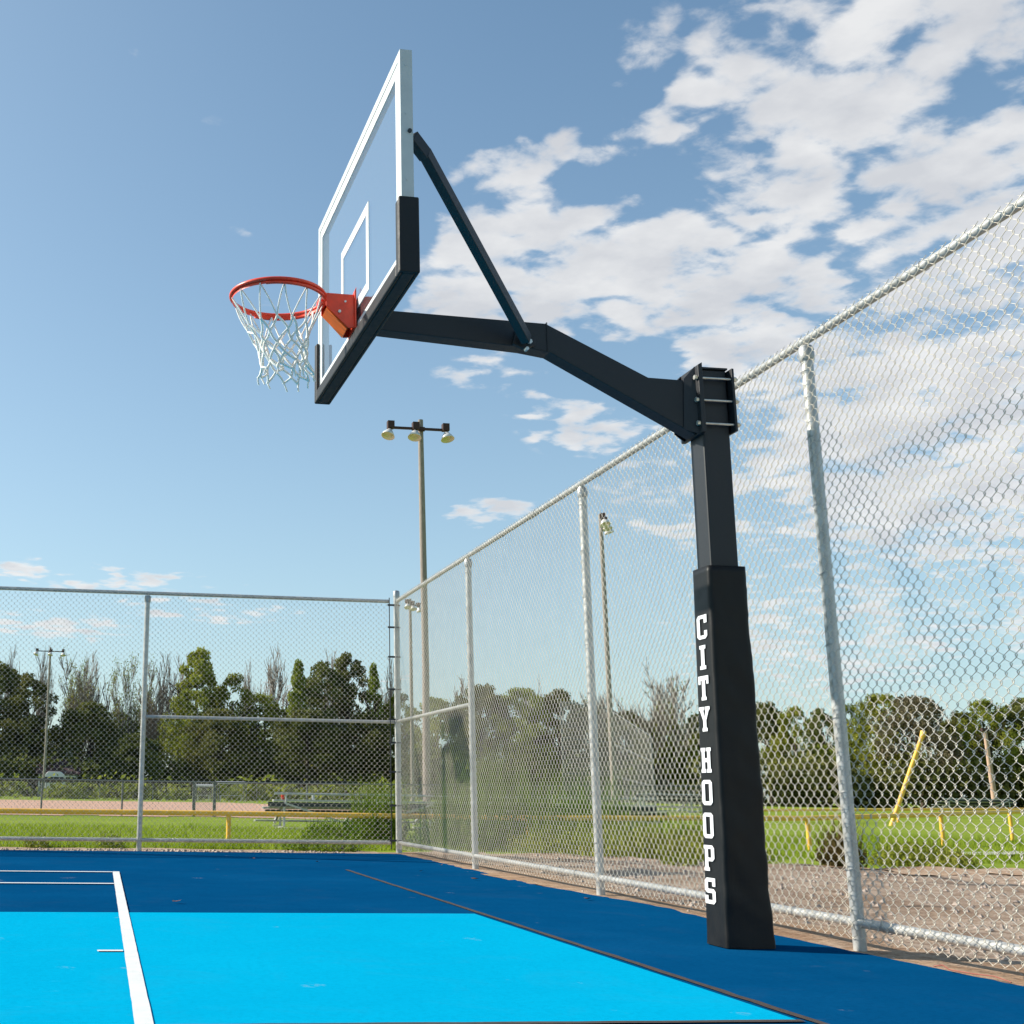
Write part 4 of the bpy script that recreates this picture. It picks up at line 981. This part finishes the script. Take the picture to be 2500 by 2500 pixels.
# ------------------------------------------------------------------ sky and sun
SUN = Vector((-1, .38, .70)).normalized()
el = math.asin(SUN.z); az = math.atan2(SUN.x, SUN.y)      # az from +Y towards +X
sun = bpy.data.lights.new('sun', 'SUN'); sun.energy = 5.0; sun.angle = R(.53); sun.color = (1, .93, .82)
so = bpy.data.objects.new('sun', sun); COL.objects.link(so); so.rotation_euler = SUN.to_track_quat('Z', 'Y').to_euler(); so.location = SUN*60
w = bpy.data.worlds.new('World'); SC.world = w; w.use_nodes = True; nt = w.node_tree; N = nt.nodes; Lk = nt.links
for n_ in list(N): N.remove(n_)
out = N.new('ShaderNodeOutputWorld'); bg = N.new('ShaderNodeBackground'); Lk.new(bg.outputs[0], out.inputs[0])
sky = N.new('ShaderNodeTexSky'); sky.sky_type = 'NISHITA'; sky.sun_disc = False; sky.sun_elevation = el; sky.sun_rotation = az
sky.altitude = 200; sky.air_density = 1.0; sky.dust_density = .9; sky.ozone_density = 1.5
def mth(op, a, b=0., c=None, clamp=False):
    q = N.new('ShaderNodeMath'); q.operation = op; q.use_clamp = clamp
    for i, v in enumerate((a, b) if c is None else (a, b, c)):
        if hasattr(v, 'links'): Lk.new(v, q.inputs[i])
        else: q.inputs[i].default_value = v
    return q.outputs[0]
tc = N.new('ShaderNodeTexCoord'); nrm = N.new('ShaderNodeVectorMath'); nrm.operation = 'NORMALIZE'; Lk.new(tc.outputs['Generated'], nrm.inputs[0])
sp = N.new('ShaderNodeSeparateXYZ'); Lk.new(nrm.outputs[0], sp.inputs[0])
azn = mth('MULTIPLY', mth('ARCTAN2', sp.outputs[0], sp.outputs[1]), 180/PI)
eln = mth('MULTIPLY', mth('ARCSINE', sp.outputs[2]), 180/PI)
cb = N.new('ShaderNodeCombineXYZ'); Lk.new(azn, cb.inputs[0]); Lk.new(eln, cb.inputs[1])
# cloud layer coordinates: point where the view ray meets a flat layer overhead
zz = mth('MAXIMUM', mth('ADD', sp.outputs[2], .10), .03)
pc = N.new('ShaderNodeCombineXYZ'); Lk.new(mth('DIVIDE', sp.outputs[0], zz), pc.inputs[0]); Lk.new(mth('DIVIDE', sp.outputs[1], zz), pc.inputs[1])
def wnoise(vec, scale, detail, rough, dist=0, rot=0, sc=(1, 1, 1), off=(0, 0, 0)):
    mp = N.new('ShaderNodeMapping'); mp.inputs['Scale'].default_value = sc; mp.inputs['Rotation'].default_value = (0, 0, rot); mp.inputs['Location'].default_value = off
    Lk.new(vec, mp.inputs[0]); q = N.new('ShaderNodeTexNoise'); q.inputs['Scale'].default_value = scale; q.inputs['Detail'].default_value = detail
    q.inputs['Roughness'].default_value = rough; q.inputs['Distortion'].default_value = dist; Lk.new(mp.outputs[0], q.inputs['Vector']); return q.outputs['Fac']
def blob(a, e, ra, re_, rot, wgt):
    mp = N.new('ShaderNodeMapping'); mp.vector_type = 'TEXTURE'; mp.inputs['Location'].default_value = (a, e, 0); mp.inputs['Rotation'].default_value = (0, 0, R(rot)); mp.inputs['Scale'].default_value = (ra, re_, 1)
    Lk.new(cb.outputs[0], mp.inputs[0]); ln = N.new('ShaderNodeVectorMath'); ln.operation = 'LENGTH'; Lk.new(mp.outputs[0], ln.inputs[0])
    mr = N.new('ShaderNodeMapRange'); mr.interpolation_type = 'SMOOTHSTEP'; mr.inputs['From Min'].default_value = 1.05; mr.inputs['From Max'].default_value = .35; mr.inputs['To Min'].default_value = 0; mr.inputs['To Max'].default_value = wgt
    Lk.new(ln.outputs['Value'], mr.inputs['Value']); return mr.outputs[0]
#BLOBS
blobs = [
 (41, 30, 17.5, 9, 0, .72), (33, 27, 9, 5.5, 10, .68), (46, 22, 16, 14, 0, .68), (26.0, 33, 3.0, 4, 50, .52), (25.5, 28.8, 4, 1.6, 10, .46), (30, 31, 5, 4, 30, .56),
 (19.6, 28.4, 5, 1.7, 10, .50), (21, 24.0, 8, 4.4, -6, .78), (17.5, 22.6, 5, 2.6, -20, .78), (27, 22.8, 8, 4.4, -8, .80), (31, 20, 8, 5, -8, .66), (37, 15, 12, 8.5, 0, .78), (22.3, 16.9, 4.6, 2.1, -14, .60), (17.5, 19.3, 5, 1.1, -10, .42),
 (18.3, 12.8, 3.6, .9, 3, .56), (28, 13, 8, 3.5, 0, .50), (45, 7, 10, 7, 0, .60), (32, 7, 9, 4, 0, .50), (38, 23, 8, 5, 0, .62),
 (-1, 9.7, 9, .9, -3, .50), (-3.5, 7.4, 7, 1.0, 0, .56), (4, 8.4, 7, .9, -4, .46), (11.5, 4.8, 6, 1.1, 0, .36),
 (-.2, 33.6, 1.5, .6, -40, .44), (21.0, 33.9, 2.2, .7, 20, .40), (21.6, 31.0, 1.4, .5, 0, .42), (4.5, 27, 9, 4, -60, .14), (58, 25, 12, 18, 0, .66),
]
tot = None
for b_ in blobs:
    o_ = blob(*b_); tot = o_ if tot is None else mth('MAXIMUM', tot, o_)
n1 = wnoise(pc.outputs[0], 4.6, 8, .52, .25, R(-28), (1, 1.25, 1), (3.1, 1.7, 0))
n2 = wnoise(pc.outputs[0], 17, 6, .55, .2, R(-28), (1, 1.1, 1), (0, 2, 0))
# puffs: smooth cells, warped by noise so that no two have the same outline
wv = N.new('ShaderNodeTexNoise'); wv.inputs['Scale'].default_value = 6; wv.inputs['Detail'].default_value = 5; Lk.new(pc.outputs[0], wv.inputs['Vector'])
wa = N.new('ShaderNodeVectorMath'); wa.operation = 'MULTIPLY_ADD'; Lk.new(wv.outputs['Color'], wa.inputs[0]); wa.inputs[1].default_value = (.22, .22, 0); Lk.new(pc.outputs[0], wa.inputs[2])
vo = N.new('ShaderNodeTexVoronoi'); vo.feature = 'SMOOTH_F1'; vo.inputs['Scale'].default_value = 11.5; vo.inputs['Smoothness'].default_value = .35; Lk.new(wa.outputs[0], vo.inputs['Vector'])
puff = mth('SUBTRACT', .42, vo.outputs['Distance'])
nn = mth('ADD', mth('MULTIPLY', n1, .52), mth('MULTIPLY', n2, .48))
nn = mth('ADD', mth('MULTIPLY', mth('SUBTRACT', nn, .5), 3.0), mth('MULTIPLY', puff, .95))
den = mth('ADD', nn, mth('SUBTRACT', mth('MULTIPLY', tot, 1.35), .50))
mr = N.new('ShaderNodeMapRange'); mr.interpolation_type = 'SMOOTHSTEP'; mr.inputs['From Min'].default_value = -.10; mr.inputs['From Max'].default_value = .46; Lk.new(den, mr.inputs['Value'])
gate = N.new('ShaderNodeMapRange'); gate.inputs['From Min'].default_value = .02; gate.inputs['From Max'].default_value = .2; Lk.new(tot, gate.inputs['Value'])
alpha = mth('MULTIPLY', mth('MULTIPLY', mr.outputs[0], gate.outputs[0]), .90)
# thicker cores a little greyer
shade = N.new('ShaderNodeValToRGB'); Lk.new(mth('ADD', mth('MULTIPLY', wnoise(pc.outputs[0], 6, 5, .55, 0, 0, (1, 1, 1), (.14, .05, 0)), .75), mth('MULTIPLY', mth('SUBTRACT', .95, mr.outputs[0]), .25)), shade.inputs[0])
shade.color_ramp.elements[0].position = .28; shade.color_ramp.elements[0].color = (4.25, 4.32, 4.5, 1)
shade.color_ramp.elements[1].position = .48; shade.color_ramp.elements[1].color = (5.6, 5.58, 5.55, 1)
# pale haze towards the horizon and the sun side
hazef = mth('MULTIPLY', mth('POWER', mth('SUBTRACT', 1, mth('MAXIMUM', sp.outputs[2], 0)), 3.4), .60)
dt = N.new('ShaderNodeVectorMath'); dt.operation = 'DOT_PRODUCT'; Lk.new(nrm.outputs[0], dt.inputs[0]); dt.inputs[1].default_value = SUN
hz2 = mth('MULTIPLY', mth('POWER', mth('MAXIMUM', dt.outputs['Value'], 0), 3), .55)
hm = N.new('ShaderNodeMix'); hm.data_type = 'RGBA'; Lk.new(mth('ADD', hazef, hz2, clamp=True), hm.inputs[0]); hm.inputs[7].default_value = (3.65, 4.25, 4.5, 1)
hs = N.new('ShaderNodeHueSaturation'); hs.inputs['Saturation'].default_value = .97; hs.inputs['Value'].default_value = 1.06; Lk.new(sky.outputs[0], hs.inputs['Color']); tn = N.new('ShaderNodeMix'); tn.data_type = 'RGBA'; tn.blend_type = 'MULTIPLY'; tn.inputs[0].default_value = 1; tn.inputs[7].default_value = (.84, 1.02, 1.01, 1); Lk.new(hs.outputs[0], tn.inputs[6]); Lk.new(tn.outputs[2], hm.inputs[6])
cm = N.new('ShaderNodeMix'); cm.data_type = 'RGBA'; Lk.new(alpha, cm.inputs[0]); Lk.new(hm.outputs[2], cm.inputs[6]); Lk.new(shade.outputs[0], cm.inputs[7])
Lk.new(cm.outputs[2], bg.inputs['Color']); bg.inputs['Strength'].default_value = .113

SC.view_settings.view_transform = 'Standard'; SC.view_settings.look = 'None'; SC.view_settings.gamma = 1; SC.view_settings.exposure = .50
SC.cycles.max_bounces = 6; SC.cycles.transparent_max_bounces = 12; SC.cycles.diffuse_bounces = 3
SC.render.resolution_x = 1024; SC.render.resolution_y = 1024
